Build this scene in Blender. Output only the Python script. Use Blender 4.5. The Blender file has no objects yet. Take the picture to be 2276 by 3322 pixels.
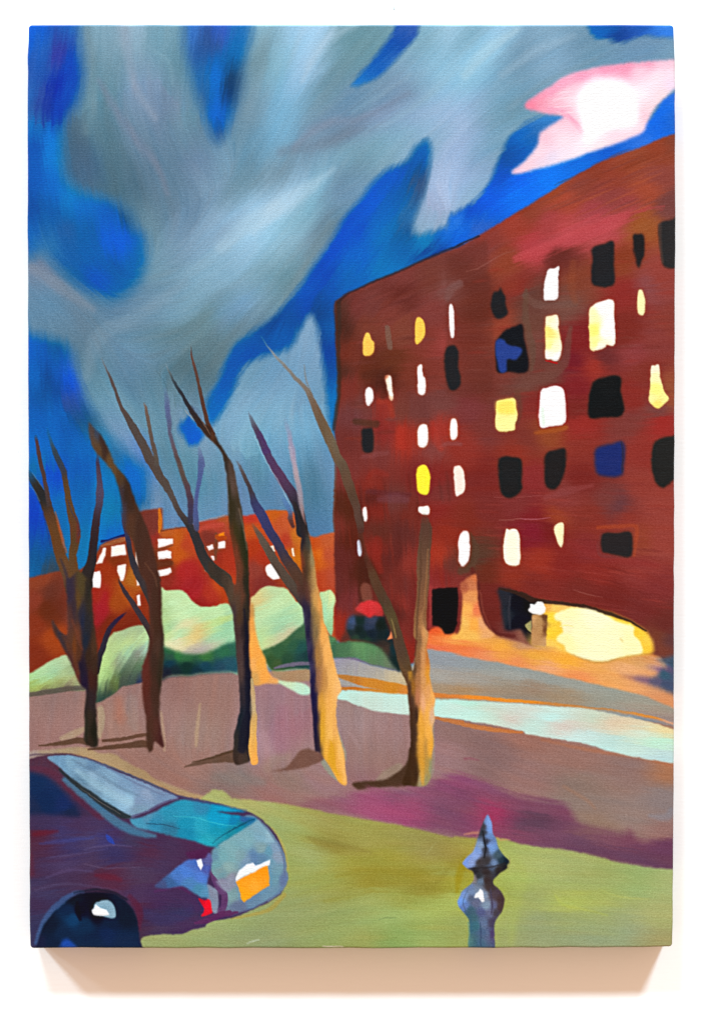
import bpy, math
import numpy as np

# ------------------------------------------------------------------ scene, camera, light
# Subject: a stretched canvas painting hanging on a white wall, lit by a row of ceiling lamps.
# One pixel of the 2276 x 3322 photograph is 0.3 mm at the canvas face.
U = 0.0003
CX, CY = 1138.0, 1661.0
D_CAM = 2.2                     # camera to canvas face
DEPTH = 130 * U                 # canvas thickness
scene = bpy.context.scene
cam_d = bpy.data.cameras.new('camera')
cam = bpy.data.objects.new('camera', cam_d)
scene.collection.objects.link(cam)
scene.camera = cam
cam.location = (0, -D_CAM, 0)
cam.rotation_euler = (math.radians(90), 0, 0)
cam_d.sensor_fit = 'VERTICAL'
cam_d.sensor_height = 24
cam_d.lens = 24 * D_CAM / (3322 * U)
cam_d.clip_end = 100

world = bpy.data.worlds.new('World')
scene.world = world
world.use_nodes = True
bg = world.node_tree.nodes['Background']
bg.inputs['Color'].default_value = (0.97, 0.665, 0.475, 1)     # warm light bounced round the room
bg.inputs['Strength'].default_value = 1.0

def lamp(x, energy, col):
    d = bpy.data.lights.new('ceiling_lamp', 'AREA')
    d.shape = 'DISK'
    d.size = 2.4
    d.energy = energy * 5.95
    d.color = col
    o = bpy.data.objects.new('ceiling_lamp', d)
    scene.collection.objects.link(o)
    p = np.array([x * 2.2, DEPTH - 8.8, -0.43 + 13.4])
    o.location = p
    v = -p / np.linalg.norm(p)
    from mathutils import Vector
    o.rotation_euler = Vector(v).to_track_quat('-Z', 'Y').to_euler()
LW = (0.62, 0.86, 1.0)
lamp(-1.7, 250, LW)
lamp(-5.4, 650, LW)
lamp(-8.3, 190, LW)
lamp(2.7, 640, LW)

scene.view_settings.view_transform = 'Standard'
scene.view_settings.look = 'None'
scene.view_settings.gamma = 1
scene.view_settings.exposure = 0
EXPO = np.array([1.85, 1.945, 1.965])   # irradiance on the canvas face; paint albedo = (seen colour - GLOSS) / EXPO
GLOSS = np.array([0.008, 0.006, 0.005])

# ------------------------------------------------------------------ painter
C = 2.0                         # paint grid, photo px per cell
W, H = 1138, 1661
P = np.zeros((H, W, 3), np.float32)
OWN = np.full((H, W), -1, np.int16)      # which painted part owns each cell
PARTS = []                      # name, label, parent index
SNAP = np.zeros((H, W, 2), np.float32)
RELIEF = np.zeros((H, W), np.float32)
rng = np.random.default_rng(7)

class T:
    def __init__(s, x0, y0, k): s.x0, s.y0, s.k = x0, y0, k
    def __call__(s, txt):
        out = []
        for q in txt.split():
            v = [float(a) for a in q.split(',')]
            v[0] = s.x0 + v[0] / s.k
            v[1] = s.y0 + v[1] / s.k
            out.append(v)
        return out
    def w(s, txt):              # third value is a width
        o = s(txt)
        for v in o: v[2] /= s.k
        return o
F = T(0, 0, 0.6995)
a1, a2, a3 = T(0, 0, 1.99), T(700, 0, 1.99), T(1476, 0, 1.99)
b1, b2, b3 = T(0, 700, 1.99), T(700, 700, 1.99), T(1476, 700, 1.99)
c1, c2, c3 = T(0, 1500, 1.99), T(700, 1500, 1.99), T(1476, 1500, 1.99)
d1, d2, d3 = T(0, 2300, 1.99), T(700, 2300, 1.99), T(1476, 2300, 1.99)
e1, e2, e3, e4 = T(80, 1100, 3.98), T(440, 1100, 3.98), T(80, 1500, 3.98), T(440, 1500, 3.98)
e5, e6, e7, e8 = T(80, 1900, 3.98), T(440, 1900, 3.98), T(800, 1400, 3.98), T(1000, 1700, 3.98)

def calm(samples, k, mean=None, gain=1.0):
    """pull colour samples towards their mean"""
    a = np.array([v[2:5] for v in samples], float)
    mu = a.mean(0) if mean is None else np.array(mean, float)
    a = (mu + (a - mu) * k) * gain
    return [list(v[:2]) + list(c) for v, c in zip(samples, a)]

def catmull(p, n=4, closed=True):
    p = np.array(p, float)
    m = len(p)
    out = []
    rngk = range(m) if closed else range(m - 1)
    for i in rngk:
        if closed: q = [p[(i + k) % m] for k in (-1, 0, 1, 2)]
        else: q = [p[max(i - 1, 0)], p[i], p[i + 1], p[min(i + 2, m - 1)]]
        for t in np.arange(n) / n:
            out.append(0.5 * (2 * q[1] + (q[2] - q[0]) * t + (2 * q[0] - 5 * q[1] + 4 * q[2] - q[3]) * t * t
                              + (3 * q[1] - q[0] - 3 * q[2] + q[3]) * t ** 3))
    if not closed: out.append(p[-1])
    return np.array(out)

def box1(a, r, ax):
    if r < 1: return a
    pad = [(0, 0)] * a.ndim
    pad[ax] = (r + 1, r)
    c = np.cumsum(np.pad(a, pad, mode='edge'), axis=ax, dtype=np.float64)
    n = a.shape[ax]
    hi = np.take(c, range(2 * r + 1, 2 * r + 1 + n), axis=ax)
    lo = np.take(c, range(0, n), axis=ax)
    return ((hi - lo) / (2 * r + 1)).astype(np.float32)
def blur(a, sig):               # sig in cells
    if sig <= 0.3: return a
    if sig < 1.2:
        k = np.exp(-0.5 * (np.arange(-3, 4) / sig) ** 2); k /= k.sum()
        for ax in (0, 1):
            pad = [(0, 0)] * a.ndim; pad[ax] = (3, 3)
            b = np.pad(a, pad, mode='edge')
            n = a.shape[ax]
            a = sum(k[j] * np.take(b, range(j, j + n), axis=ax) for j in range(7)).astype(np.float32)
        return a
    r = int(round((math.sqrt(4 * sig * sig + 1) - 1) / 2 + 0.01)) or 1
    for _ in range(3):
        a = box1(box1(a, r, 0), r, 1)
    return a

class M:                        # a mask cropped to its box
    def __init__(s, x0, y0, a): s.x0, s.y0, s.a = x0, y0, a
    def sl(s): return (slice(s.y0, s.y0 + s.a.shape[0]), slice(s.x0, s.x0 + s.a.shape[1]))
def full(m):
    z = np.zeros((H, W), np.float32); z[m.sl()] = m.a; return z
def union(ms):
    x0 = min(m.x0 for m in ms); y0 = min(m.y0 for m in ms)
    x1 = max(m.x0 + m.a.shape[1] for m in ms); y1 = max(m.y0 + m.a.shape[0] for m in ms)
    z = np.zeros((y1 - y0, x1 - x0), np.float32)
    for m in ms:
        v = z[m.y0 - y0:m.y0 - y0 + m.a.shape[0], m.x0 - x0:m.x0 - x0 + m.a.shape[1]]
        np.maximum(v, m.a, out=v)
    return M(x0, y0, z)
def crop(x0, y0, x1, y1):
    return max(int(x0), 0), max(int(y0), 0), min(int(x1) + 1, W), min(int(y1) + 1, H)

def poly(pts, soft=2.0, smooth=True):
    """closed outline in photo px -> antialiased mask with an edge blurred by `soft` px"""
    pts = np.array([p[:2] for p in pts], float)
    if smooth: pts = catmull(pts, 4)
    q = pts / C
    pad = 3 + 3 * soft / C
    x0, y0, x1, y1 = crop(q[:, 0].min() - pad, q[:, 1].min() - pad, q[:, 0].max() + pad, q[:, 1].max() + pad)
    K = 3
    hh, ww = (y1 - y0) * K, (x1 - x0) * K
    X = (np.arange(ww) + 0.5) / K + x0
    Y = (np.arange(hh) + 0.5) / K + y0
    m = np.zeros((hh, ww), bool)
    n = len(q)
    for i in range(n):
        (ax, ay), (bx, by) = q[i], q[(i + 1) % n]
        if ay == by: continue
        lo, hi = min(ay, by), max(ay, by)
        i0, i1 = np.searchsorted(Y, lo), np.searchsorted(Y, hi)
        if i1 <= i0: continue
        xi = ax + (Y[i0:i1] - ay) * (bx - ax) / (by - ay)
        m[i0:i1] ^= X[None, :] < xi[:, None]
    a = m.reshape(y1 - y0, K, x1 - x0, K).mean((1, 3), dtype=np.float32)
    return M(x0, y0, blur(a, soft / C))

def stroke(pts, soft=2.0, cols=None):
    """tapered brush stroke: pts = x, y, width [, r, g, b]; returns mask and colour"""
    pts = catmull([list(p) for p in pts], 4, closed=False)
    q = pts.copy(); q[:, :3] /= C
    pad = q[:, 2].max() / 2 + 3 + 2 * soft / C
    x0, y0, x1, y1 = crop(q[:, 0].min() - pad, q[:, 1].min() - pad, q[:, 0].max() + pad, q[:, 1].max() + pad)
    best = np.full((y1 - y0, x1 - x0), 1e9, np.float32)
    col = np.zeros((y1 - y0, x1 - x0, 3), np.float32)
    fr = np.zeros((y1 - y0, x1 - x0), np.float32)
    for i in range(len(q) - 1):
        A, B = q[i], q[i + 1]
        pw = max(A[2], B[2]) / 2 + 3 + 2 * soft / C
        u0, v0, u1, v1 = crop(min(A[0], B[0]) - pw, min(A[1], B[1]) - pw, max(A[0], B[0]) + pw, max(A[1], B[1]) + pw)
        if u1 <= u0 or v1 <= v0: continue
        Y, X = np.mgrid[v0:v1, u0:u1].astype(np.float32) + 0.5
        dx, dy = B[0] - A[0], B[1] - A[1]
        L2 = dx * dx + dy * dy + 1e-9
        t = np.clip(((X - A[0]) * dx + (Y - A[1]) * dy) / L2, 0, 1)
        d = np.hypot(X - A[0] - t * dx, Y - A[1] - t * dy) - (A[2] + (B[2] - A[2]) * t) / 2
        vb = best[v0 - y0:v1 - y0, u0 - x0:u1 - x0]
        up = d < vb
        vb[up] = d[up]
        fr[v0 - y0:v1 - y0, u0 - x0:u1 - x0][up] = ((i + t) / (len(q) - 1))[up]
        if len(A) > 5:
            vc = col[v0 - y0:v1 - y0, u0 - x0:u1 - x0]
            cc = A[3:6] + (B[3:6] - A[3:6]) * t[..., None]
            vc[up] = cc[up]
    s = max(soft / C, 0.5)
    a = np.clip(0.5 - best / (2 * s), 0, 1)
    a = a * a * (3 - 2 * a)
    m = M(x0, y0, a.astype(np.float32))
    m.fr = fr
    m.col = col if pts.shape[1] > 5 else None
    return m

def field(m, samples, s=14.0, power=2.2, ax=1.0, ay=1.0):
    """smooth colour field through colour samples (photo px)"""
    S = np.array(samples, np.float32)
    st = 4 if m.a.size > 40000 else 2
    h, w = m.a.shape
    gy = np.arange(0, h + st, st); gx = np.arange(0, w + st, st)
    X = (gx + m.x0 + 0.5) * C; Y = (gy + m.y0 + 0.5) * C
    num = np.zeros((len(gy), len(gx), 3), np.float32); den = np.zeros((len(gy), len(gx), 1), np.float32)
    for v in S:
        wgt = 1.0 / ((((X[None, :] - v[0]) * ax) ** 2 + ((Y[:, None] - v[1]) * ay) ** 2 + s * s) / 1e3) ** power
        num += wgt[..., None] * v[2:5]; den += wgt[..., None]
    g = num / den
    yy = np.clip(np.arange(h) / st, 0, len(gy) - 1.001); xx = np.clip(np.arange(w) / st, 0, len(gx) - 1.001)
    y0 = yy.astype(int); x0 = xx.astype(int); fy = (yy - y0)[:, None, None]; fx = (xx - x0)[None, :, None]
    return (g[y0][:, x0] * (1 - fy) * (1 - fx) + g[y0 + 1][:, x0] * fy * (1 - fx)
            + g[y0][:, x0 + 1] * (1 - fy) * fx + g[y0 + 1][:, x0 + 1] * fy * fx)

def lay(m, col=None, op=1.0, s=14.0, power=2.2, lift=0.0, ax=1.0, ay=1.0, sm=None, fe=0):
    """brush the colour through the mask"""
    if col is None: c = m.col
    elif isinstance(col, tuple): c = np.array(col, np.float32)
    else: c = field(m, col, s, power, ax, ay)
    if sm: c = smear(c, m, *sm)
    if fe: m.a = smear(m.a, m, 0, fe)
    a = (m.a * op)[..., None]
    P[m.sl()] = P[m.sl()] * (1 - a) + c * a
    if lift: RELIEF[m.sl()] = RELIEF[m.sl()] * (1 - m.a) + lift * m.a
    return m

def own(m, name, label=None, parent=None):
    """register the mask as one painted part; later parts cover earlier ones"""
    k = len(PARTS)
    PARTS.append([name, label, parent])
    if m is None: return k
    f = blur(m.a, 0.6)
    o = OWN[m.sl()]
    o[f > 0.5] = k
    gy, gx = np.gradient(f)
    g2 = gx * gx + gy * gy
    near = (g2 > 0.004) & (np.abs(f - 0.5) < 0.48)
    # snap of cell corners is worked out later from this field
    BORD.append((k, m.x0, m.y0, f))
    return k
BORD = []
def noise(scale, seed, n=(H, W)):
    r = np.random.default_rng(seed)
    h, w = int(n[0] / scale) + 3, int(n[1] / scale) + 3
    g = r.standard_normal((h, w)).astype(np.float32)
    yy = np.arange(n[0]) / scale; xx = np.arange(n[1]) / scale
    y0 = yy.astype(int); x0 = xx.astype(int)
    fy = yy - y0; fx = xx - x0
    fy = (fy * fy * (3 - 2 * fy))[:, None]; fx = (fx * fx * (3 - 2 * fx))[None, :]
    return (g[y0][:, x0] * (1 - fy) * (1 - fx) + g[y0 + 1][:, x0] * fy * (1 - fx)
            + g[y0][:, x0 + 1] * (1 - fy) * fx + g[y0 + 1][:, x0 + 1] * fy * fx)

# ------------------------------------------------------------------ brush direction
# streaks along the brush direction: noise smeared along a flow field
flow_s = (F("100,150,100 250,120,95 330,300,70 450,200,95 450,350,60 560,150,105 620,300,118 560,450,135 720,370,105 1035,450,115 1000,500,115 940,400,110 870,480,125 800,550,125 650,560,130 750,300,150 900,250,150 1000,150,135 1100,120,140 800,450,150 1000,450,60 900,500,120 700,620,130 500,650,150 350,700,170 150,650,40 250,500,80 100,400,80 100,800,90 250,900,60 500,750,130 560,850,130 700,780,100 420,1050,80 700,1000,80 1350,220,160 1200,350,155 1100,420,150 1300,420,158 1400,380,160 1000,600,160 1200,520,162 1000,800,5 1200,800,0 1400,800,0 900,1000,90 1100,1100,0 1400,1150,0 900,1300,90 1200,1300,5 1450,1350,20 150,1250,100 300,1250,100 500,1280,80 650,1250,80 450,1400,160 600,1400,160 100,1480,160 150,1620,95 450,1620,95 640,1650,90 850,1650,90 1100,1500,8 1300,1550,10 1450,1650,8 1300,1750,10 1100,1720,20 1000,1800,15 1300,1880,10 700,1850,15 900,1950,0 700,2050,-10 1300,2050,3 1000,2100,0 500,1900,30 200,1850,0 300,1780,38 200,2000,-15 400,1850,10"))
gy, gx = np.mgrid[0:H:8, 0:W:8]
num = np.zeros(gy.shape + (2,), np.float32); den = np.zeros(gy.shape, np.float32)
for v in flow_s:
    th = math.radians(v[2])             # image angles, y runs down
    wgt = 1 / (((gx * C - v[0]) ** 2 + (gy * C - v[1]) ** 2 + 900.0) / 1e4) ** 1.6
    num[..., 0] += wgt * math.cos(2 * th); num[..., 1] += wgt * math.sin(2 * th); den += wgt
ang = 0.5 * np.arctan2(num[..., 1], num[..., 0])
iy = np.minimum(np.arange(H) // 8, gy.shape[0] - 1); ix = np.minimum(np.arange(W) // 8, gy.shape[1] - 1)
c2x = box1(box1(np.cos(2 * ang)[iy][:, ix].astype(np.float32), 6, 0), 6, 1)
s2x = box1(box1(np.sin(2 * ang)[iy][:, ix].astype(np.float32), 6, 0), 6, 1)
ang = 0.5 * np.arctan2(s2x, c2x)
DX, DY = np.cos(ang), np.sin(ang)
Yg, Xg = np.mgrid[0:H, 0:W].astype(np.float32)
def lic(n, steps, step=1.0):
    out = n.copy()
    for sg in (1, -1):
        x, y = Xg.copy(), Yg.copy()
        for _ in range(steps):
            xi = np.clip(x, 0, W - 1).astype(np.int32); yi = np.clip(y, 0, H - 1).astype(np.int32)
            x = x + sg * step * DX[yi, xi]; y = y + sg * step * DY[yi, xi]
            xi = np.clip(x, 0, W - 1).astype(np.int32); yi = np.clip(y, 0, H - 1).astype(np.int32)
            out = out + n[yi, xi]
    return out / out.std()

fine = lic(rng.standard_normal((H, W)).astype(np.float32), 12)
broad = lic(noise(4, 11), 14, 2.0)
J1 = (lic(noise(3, 31), 18, 1.5) + 0.6 * lic(noise(8, 32), 16, 3.0)) * 0.6
J2 = (lic(noise(3, 33), 18, 1.5) + 0.6 * lic(noise(8, 34), 16, 3.0)) * 0.75
def sample(a, x, y):
    x = np.clip(x, 0, a.shape[1] - 1.001); y = np.clip(y, 0, a.shape[0] - 1.001)
    x0 = np.floor(x).astype(np.int32); y0 = np.floor(y).astype(np.int32)
    fx = x - x0; fy = y - y0
    if a.ndim == 3: fx = fx[..., None]; fy = fy[..., None]
    x1 = np.minimum(x0 + 1, a.shape[1] - 1); y1 = np.minimum(y0 + 1, a.shape[0] - 1)
    return (a[y0, x0] * (1 - fy) * (1 - fx) + a[y1, x0] * fy * (1 - fx) + a[y0, x1] * (1 - fy) * fx + a[y1, x1] * fy * fx)
def smear(c, m, steps, jit):
    """drag a colour or mask along the brush direction, with bristle-wide jitter across it"""
    if steps:
        acc = np.zeros(c.shape, np.float32); n = 0
        dx, dy = DX[m.sl()], DY[m.sl()]
        yy, xx = np.mgrid[0:c.shape[0], 0:c.shape[1]].astype(np.float32)
        h, w = c.shape[:2]
        for sg in (1, -1):
            x, y = xx.copy(), yy.copy()
            for k in range(steps):
                xi = np.clip(x, 0, w - 1).astype(np.int32); yi = np.clip(y, 0, h - 1).astype(np.int32)
                x = x + sg * 2.5 * dx[yi, xi]; y = y + sg * 2.5 * dy[yi, xi]
                xi = np.clip(x, 0, w - 1).astype(np.int32); yi = np.clip(y, 0, h - 1).astype(np.int32)
                acc += c[yi, xi]; n += 1
        c = acc / n
    if jit:
        yy, xx = np.mgrid[0:c.shape[0], 0:c.shape[1]].astype(np.float32)
        c = sample(c, xx + J1[m.sl()] * jit / C, yy + J2[m.sl()] * jit / C)
    return c
# ================================================================== THE PAINTING
whole = M(0, 0, np.ones((H, W), np.float32))

# ---------------------------------------------------------------- sky: grey-blue cloud colours
cloud_s = (
 F("220,80,140,165,175 300,75,160,175,185 350,80,125,155,165 400,150,110,140,150 280,120,125,150,160 205,100,118,142,152 330,200,135,150,168 220,200,105,135,145 230,300,98,124,134 170,330,85,105,120 200,380,80,105,128 250,330,92,118,128 300,300,115,135,150 350,380,105,125,140 420,300,110,140,150 260,430,85,110,120 300,420,88,112,125 370,260,118,132,150 440,340,110,125,145 480,420,125,145,160 430,480,115,135,152 380,450,105,125,138 330,520,110,135,145 400,560,130,150,165 480,520,145,165,180 560,480,165,190,205 620,470,175,200,215 560,560,165,190,205 640,540,160,185,195 680,500,140,170,178 480,620,145,170,182 560,640,140,165,175 620,620,120,145,150 420,700,130,158,170 500,700,115,140,145 350,600,120,145,155 350,680,115,140,155 100,600,125,130,145 150,650,115,130,145 110,680,105,135,155 200,680,105,128,143 260,690,100,125,145 300,740,110,135,150 200,760,110,128,140 180,820,105,130,142 240,800,110,135,148 300,840,105,130,142 350,780,105,125,130 420,800,95,115,118 450,740,110,130,132 300,950,115,145,155 250,900,120,150,162 350,920,110,138,148 400,900,115,140,150")
 + a2("250,200,150,180,190 300,350,120,140,145 400,400,140,175,185 500,300,155,185,200 620,200,178,202,218 560,450,165,190,210 450,650,130,170,190 650,400,150,175,188 750,500,115,140,148 850,300,115,145,150 950,250,115,145,150 700,650,120,145,155 850,650,115,140,160 1000,650,120,145,160 1150,650,130,145,165 1250,550,130,150,165 1400,450,150,185,200 1500,300,145,175,188 1400,250,135,165,175 1550,180,180,205,218 700,820,125,140,155 850,850,110,125,140 1000,780,140,150,168 1200,780,145,165,185 1450,750,165,180,200 1550,850,170,182,202 1100,900,135,165,175 900,950,130,160,170 600,1000,125,145,158 700,1080,135,165,178 900,1080,120,145,155 400,1150,125,145,155 500,1250,168,193,208 300,1350,162,187,202 100,1450,140,160,175 650,1250,140,175,188 600,1400,140,175,185 750,1250,115,135,150 700,1450,105,130,142 850,1200,120,145,165 150,1200,115,140,150 200,1000,110,140,155 50,1050,125,150,165 400,850,125,165,185 200,700,125,145,155 1480,1050,165,175,195 1500,1200,178,185,205 1400,1350,165,170,190 1350,1480,140,165,180 1420,900,140,165,180 1300,850,145,170,185")
 + a3("100,200,135,165,175 200,300,155,190,205 100,400,150,185,200 50,550,150,185,200 330,150,165,190,205 450,250,130,155,170 600,200,145,170,185 600,350,150,175,192 450,400,120,145,160 700,250,125,150,165 800,300,118,142,158 900,320,120,148,162 1100,320,120,145,165 1300,300,120,145,165 1380,350,130,155,170 300,550,135,165,180 200,700,130,158,172 400,600,120,150,165 300,750,120,150,160 100,700,160,175,195 50,900,160,172,195 100,1100,155,168,192 200,950,125,155,170 220,850,135,160,178 100,1250,140,168,185 20,1250,165,180,200")
 + b2("200,100,165,195,210 400,100,150,190,205 550,100,135,160,170 650,100,115,130,140 100,300,140,170,185 350,350,125,155,165 450,400,110,135,140 200,500,130,155,170 100,600,120,155,185 200,700,110,130,140 50,750,105,125,130 620,750,135,160,180 600,900,130,155,175 450,1000,120,150,170 300,1050,110,145,170 350,1150,130,160,180 150,1250,140,165,185 300,1300,130,165,180 450,1250,140,170,185 550,1200,120,150,170 600,1350,125,165,185 500,1450,120,160,180 100,1450,130,150,170 650,1500,110,140,160")
 + e7("300,100,120,160,180 150,600,90,130,145 100,300,115,155,170 50,900,110,140,165 300,900,100,130,155 400,500,110,140,165 800,100,125,170,190 850,400,95,130,150 850,700,85,120,135 1050,500,115,145,170 850,1000,85,120,140 1000,1100,95,130,155 900,1250,90,120,150 1050,300,100,135,160")
 + e4("400,100,95,130,145 250,350,110,135,155 200,500,120,140,165 450,600,105,135,160 450,750,105,130,160 700,100,90,130,145 900,400,100,140,155 950,600,110,140,165 1050,150,100,135,150 1300,300,115,135,160 1420,600,110,130,160 1500,200,90,120,135 60,100,100,130,170 1400,100,105,130,160")
 + e1("700,200,95,120,135 900,500,100,130,140 950,700,110,145,160 1100,1000,115,145,160 1300,200,115,140,160 1400,500,95,120,140 1500,700,100,130,145 1200,1150,125,145,170 1300,1350,120,145,170 1550,1540,80,120,190")
 + e2("100,100,120,150,165 200,300,105,130,145 300,500,100,125,135 600,300,95,115,120 550,450,92,112,118 900,300,95,115,120 1000,100,110,130,135 600,100,115,140,150 700,600,90,115,125 200,700,100,130,140 300,1000,115,145,160 500,900,115,140,150 550,1000,125,145,165 250,1200,110,140,150 350,1400,100,130,140 900,1400,130,150,170 1000,1300,125,150,165 1200,1200,130,165,180 1350,1150,140,175,190 1300,1400,130,165,175 1500,900,135,165,180 1500,1500,120,160,170 700,1450,115,150,160 1400,700,125,155,170 1550,500,120,150,165"))
def grade(v):
    c = np.array([128, 152, 168]) + (np.array(v[2:5]) - [128, 152, 168]) * 1.1
    return v[:2] + list(c * [0.905, 0.985, 1.035])
cloud_s = [grade(v) for v in cloud_s]
lay(whole, cloud_s, s=32, power=2.6, sm=(13, 4))
cloud_id = None
sky_part = own(whole, 'painted_sky', 'grey and blue night sky of loose brush strokes')

# ---------------------------------------------------------------- deep blue gaps between the clouds
blue_s = (
 a1("200,250,20,90,200 200,170,15,95,215 280,300,45,95,180 400,270,50,65,155 380,350,60,55,155 450,200,40,95,180 450,400,0,70,180 350,550,20,40,160 300,700,35,50,150 280,450,40,85,170 260,600,55,75,155 210,600,40,95,175 230,750,55,85,155 200,800,20,110,190 430,600,0,75,180 380,700,0,60,170 330,900,0,110,200 350,1000,0,115,200 210,950,10,80,170 210,1150,5,85,175 350,1200,0,100,190 450,1270,0,115,190 300,1350,20,85,160 200,1350,20,75,155 550,1330,0,100,185 700,1400,5,90,180 750,1500,0,90,200 820,1400,30,75,125 550,1500,5,90,160 450,1480,40,90,155 300,1500,35,95,160 210,1500,30,95,175 1220,220,60,110,190 1300,300,45,85,150 1350,250,55,80,140 1420,200,55,90,185 1300,500,45,100,160 1390,500,0,105,200 1400,650,0,100,195 1400,750,0,95,195 1300,650,50,95,150 1400,880,35,75,140 1480,600,25,60,110 1500,500,35,65,105 1540,350,20,105,175 1560,200,40,110,180")
 + b1("720,150,0,90,200 780,180,0,90,210 850,250,0,95,170 600,250,20,90,165 750,350,0,85,160 850,380,0,95,165 620,420,0,80,185 700,480,0,85,170 450,280,30,90,160 300,200,50,110,165 450,400,30,95,150 640,540,60,110,150 730,520,40,105,155 550,450,20,85,160")
 + a2("1240,200,55,90,170 1180,270,25,75,165 1080,380,25,85,175 1000,450,30,95,180 920,530,40,115,190 1130,400,60,110,180 1340,960,0,95,175 1300,1080,0,85,165 1150,1150,0,85,190 1000,1300,0,85,200 1100,1350,0,95,180 1200,1250,0,90,165 1330,1150,60,75,115 1300,1250,55,85,130 1100,1500,0,105,175 900,1450,0,80,190 1250,1400,50,105,160")
 + a3("930,200,0,95,180 1050,220,25,60,135 1200,200,40,90,180 1350,200,60,125,225 1100,180,45,85,175 20,1500,10,90,210 100,1350,10,75,190 200,1300,0,90,220 400,1250,0,110,230 400,1200,0,100,235 600,1150,0,115,235 300,1150,0,80,190 400,1000,0,85,175 430,900,20,100,190 350,1000,10,75,150 500,850,50,105,175 600,760,60,125,195 800,1070,0,105,215 1000,1000,20,90,200 1200,900,50,110,215 1300,800,20,100,225 1350,700,30,110,230 1400,640,50,110,220 1400,780,40,100,200 150,1480,50,95,190")
 + b2("850,100,0,75,190 1050,80,0,100,185 1220,80,40,85,140 1200,200,0,95,165 900,250,20,95,190 1100,330,0,110,180 750,200,0,75,190 700,400,0,70,175 850,400,10,95,175 600,450,0,80,180 480,680,0,75,150 420,780,0,85,165 350,700,15,65,135 600,580,0,75,175 650,600,30,65,125 720,500,10,80,165 720,750,10,85,160 740,950,10,75,150 680,800,25,60,130 715,900,10,60,150 730,1200,20,105,175 300,820,0,80,155 200,830,0,85,160 120,950,0,85,165 60,1100,0,90,175 20,1200,0,100,185 1400,250,20,60,140 1350,150,20,120,180 1500,120,30,100,200 1560,50,50,120,220")
 + e2("1000,900,0,95,175 1150,600,0,80,165 1300,300,0,80,170 1500,150,0,75,165 960,1020,0,105,190 870,900,60,90,130 720,1150,0,90,185 750,1280,0,90,200")
 + e1("80,150,0,90,185 250,200,0,85,170 400,100,0,85,150 100,500,0,95,180 300,500,0,70,140 250,700,0,80,150 600,560,0,75,215 560,450,40,90,205 650,680,40,80,190 500,400,30,85,170 450,650,20,70,140 560,750,60,75,150 650,900,40,75,140 850,850,30,85,150 780,1050,30,80,130 900,1100,50,95,125 400,900,0,95,180 150,1000,0,90,175 400,1200,0,95,180 700,1400,0,95,175 600,1250,0,85,165 1100,1250,30,120,175 1250,1450,20,110,185 100,1400,0,100,190 1200,1480,60,100,135")
 + e3("80,500,0,65,180 120,700,0,60,180 100,900,0,70,170 150,1100,20,80,150 150,1250,25,85,140 380,200,0,75,190 150,80,20,100,160 380,500,0,100,175 450,700,0,100,165 700,300,0,90,165 700,100,0,85,170 800,600,0,100,170 750,1000,0,110,165 750,1250,0,110,170 1080,300,0,110,175 1100,600,0,115,165 1050,850,0,110,175 1100,950,0,100,190 1450,200,0,100,190 1400,80,0,100,190 1500,450,0,100,185 1520,550,30,90,140 300,1400,60,70,85 100,1430,20,90,150"))
B1 = poly(a1("100,-60 518,-60 520,100 522,300 535,450 520,600 450,740 410,800 405,900 410,1050 430,1150 500,1225 620,1265 760,1305 850,1385 890,1500")
          + b1("925,100 940,280 915,390 840,490 730,560 640,540 540,480 420,395 330,300 260,240 120,160"), 15)
B2 = poly(b1("120,745 180,752 300,785 410,815 465,880 490,980 530,1100 570,1210 630,1290 680,1380 760,1470 850,1560")
          + c1("940,40 955,150 955,290 890,320 820,560 640,700 400,760 120,800"), 12)
B3 = poly(a1("1190,-80 1190,120 1195,300 1225,480 1270,640 1330,790 1400,925 1460,860 1510,730 1550,600") + a2("180,450 212,300 232,200 232,120 232,-80"), 13)
B4 = poly(a2("1230,-20 1390,-20 1320,130 1290,240 1180,365 1060,490 960,540 885,562 905,505 980,420 1080,290 1140,200"), 5)
B5 = poly(a3("890,-60 1560,-60 1500,225 1330,238 1200,235 1080,272 980,255 870,215"), 5)
B6 = poly(a2("1365,905 1290,950 1230,1040 1120,1090 1020,1170 930,1290 840,1390 780,1490")
          + b2("700,220 620,330 560,430 480,540 380,640 250,740 130,820 80,900 20,1050 -40,1150")
          + e2("890,850 925,1000 980,1120 1130,940 1230,720 1300,560")
          + b2("190,970 330,900 440,875 500,820 540,730 610,640 650,700 665,800 692,950 705,1100 715,1250 742,1390 800,1380 830,600 1100,600 1700,400 1620,-20 1500,60 1380,105 1290,125 1275,60")
          + a2("1290,1400 1345,1250 1375,1100 1388,950"), 7)
B7 = poly(a3("-40,1400 0,1372 130,1290 200,1200 250,1100 290,1000 340,900 400,830 480,780 600,740 700,745 760,800 700,1000 1000,880 1240,780 1330,640 1410,580 1460,560 1460,1000 900,1200 300,1500 0,1650 -100,1650"), 5)
B8 = poly(e2("630,1010 700,1000 780,1080 870,1200 875,1270 810,1350 700,1365 620,1260 560,1150 580,1070"), 4)
gaps = union([B1, B2, B3, B4, B5, B6, B7, B8])
# ragged brush edges on the blue
blue_s = [list(v[:2]) + [v[2] * .9, v[3], v[4] * .99] for v in blue_s]
lay(gaps, blue_s, s=24, power=2.6, sm=(6, 7), fe=2.5)
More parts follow.
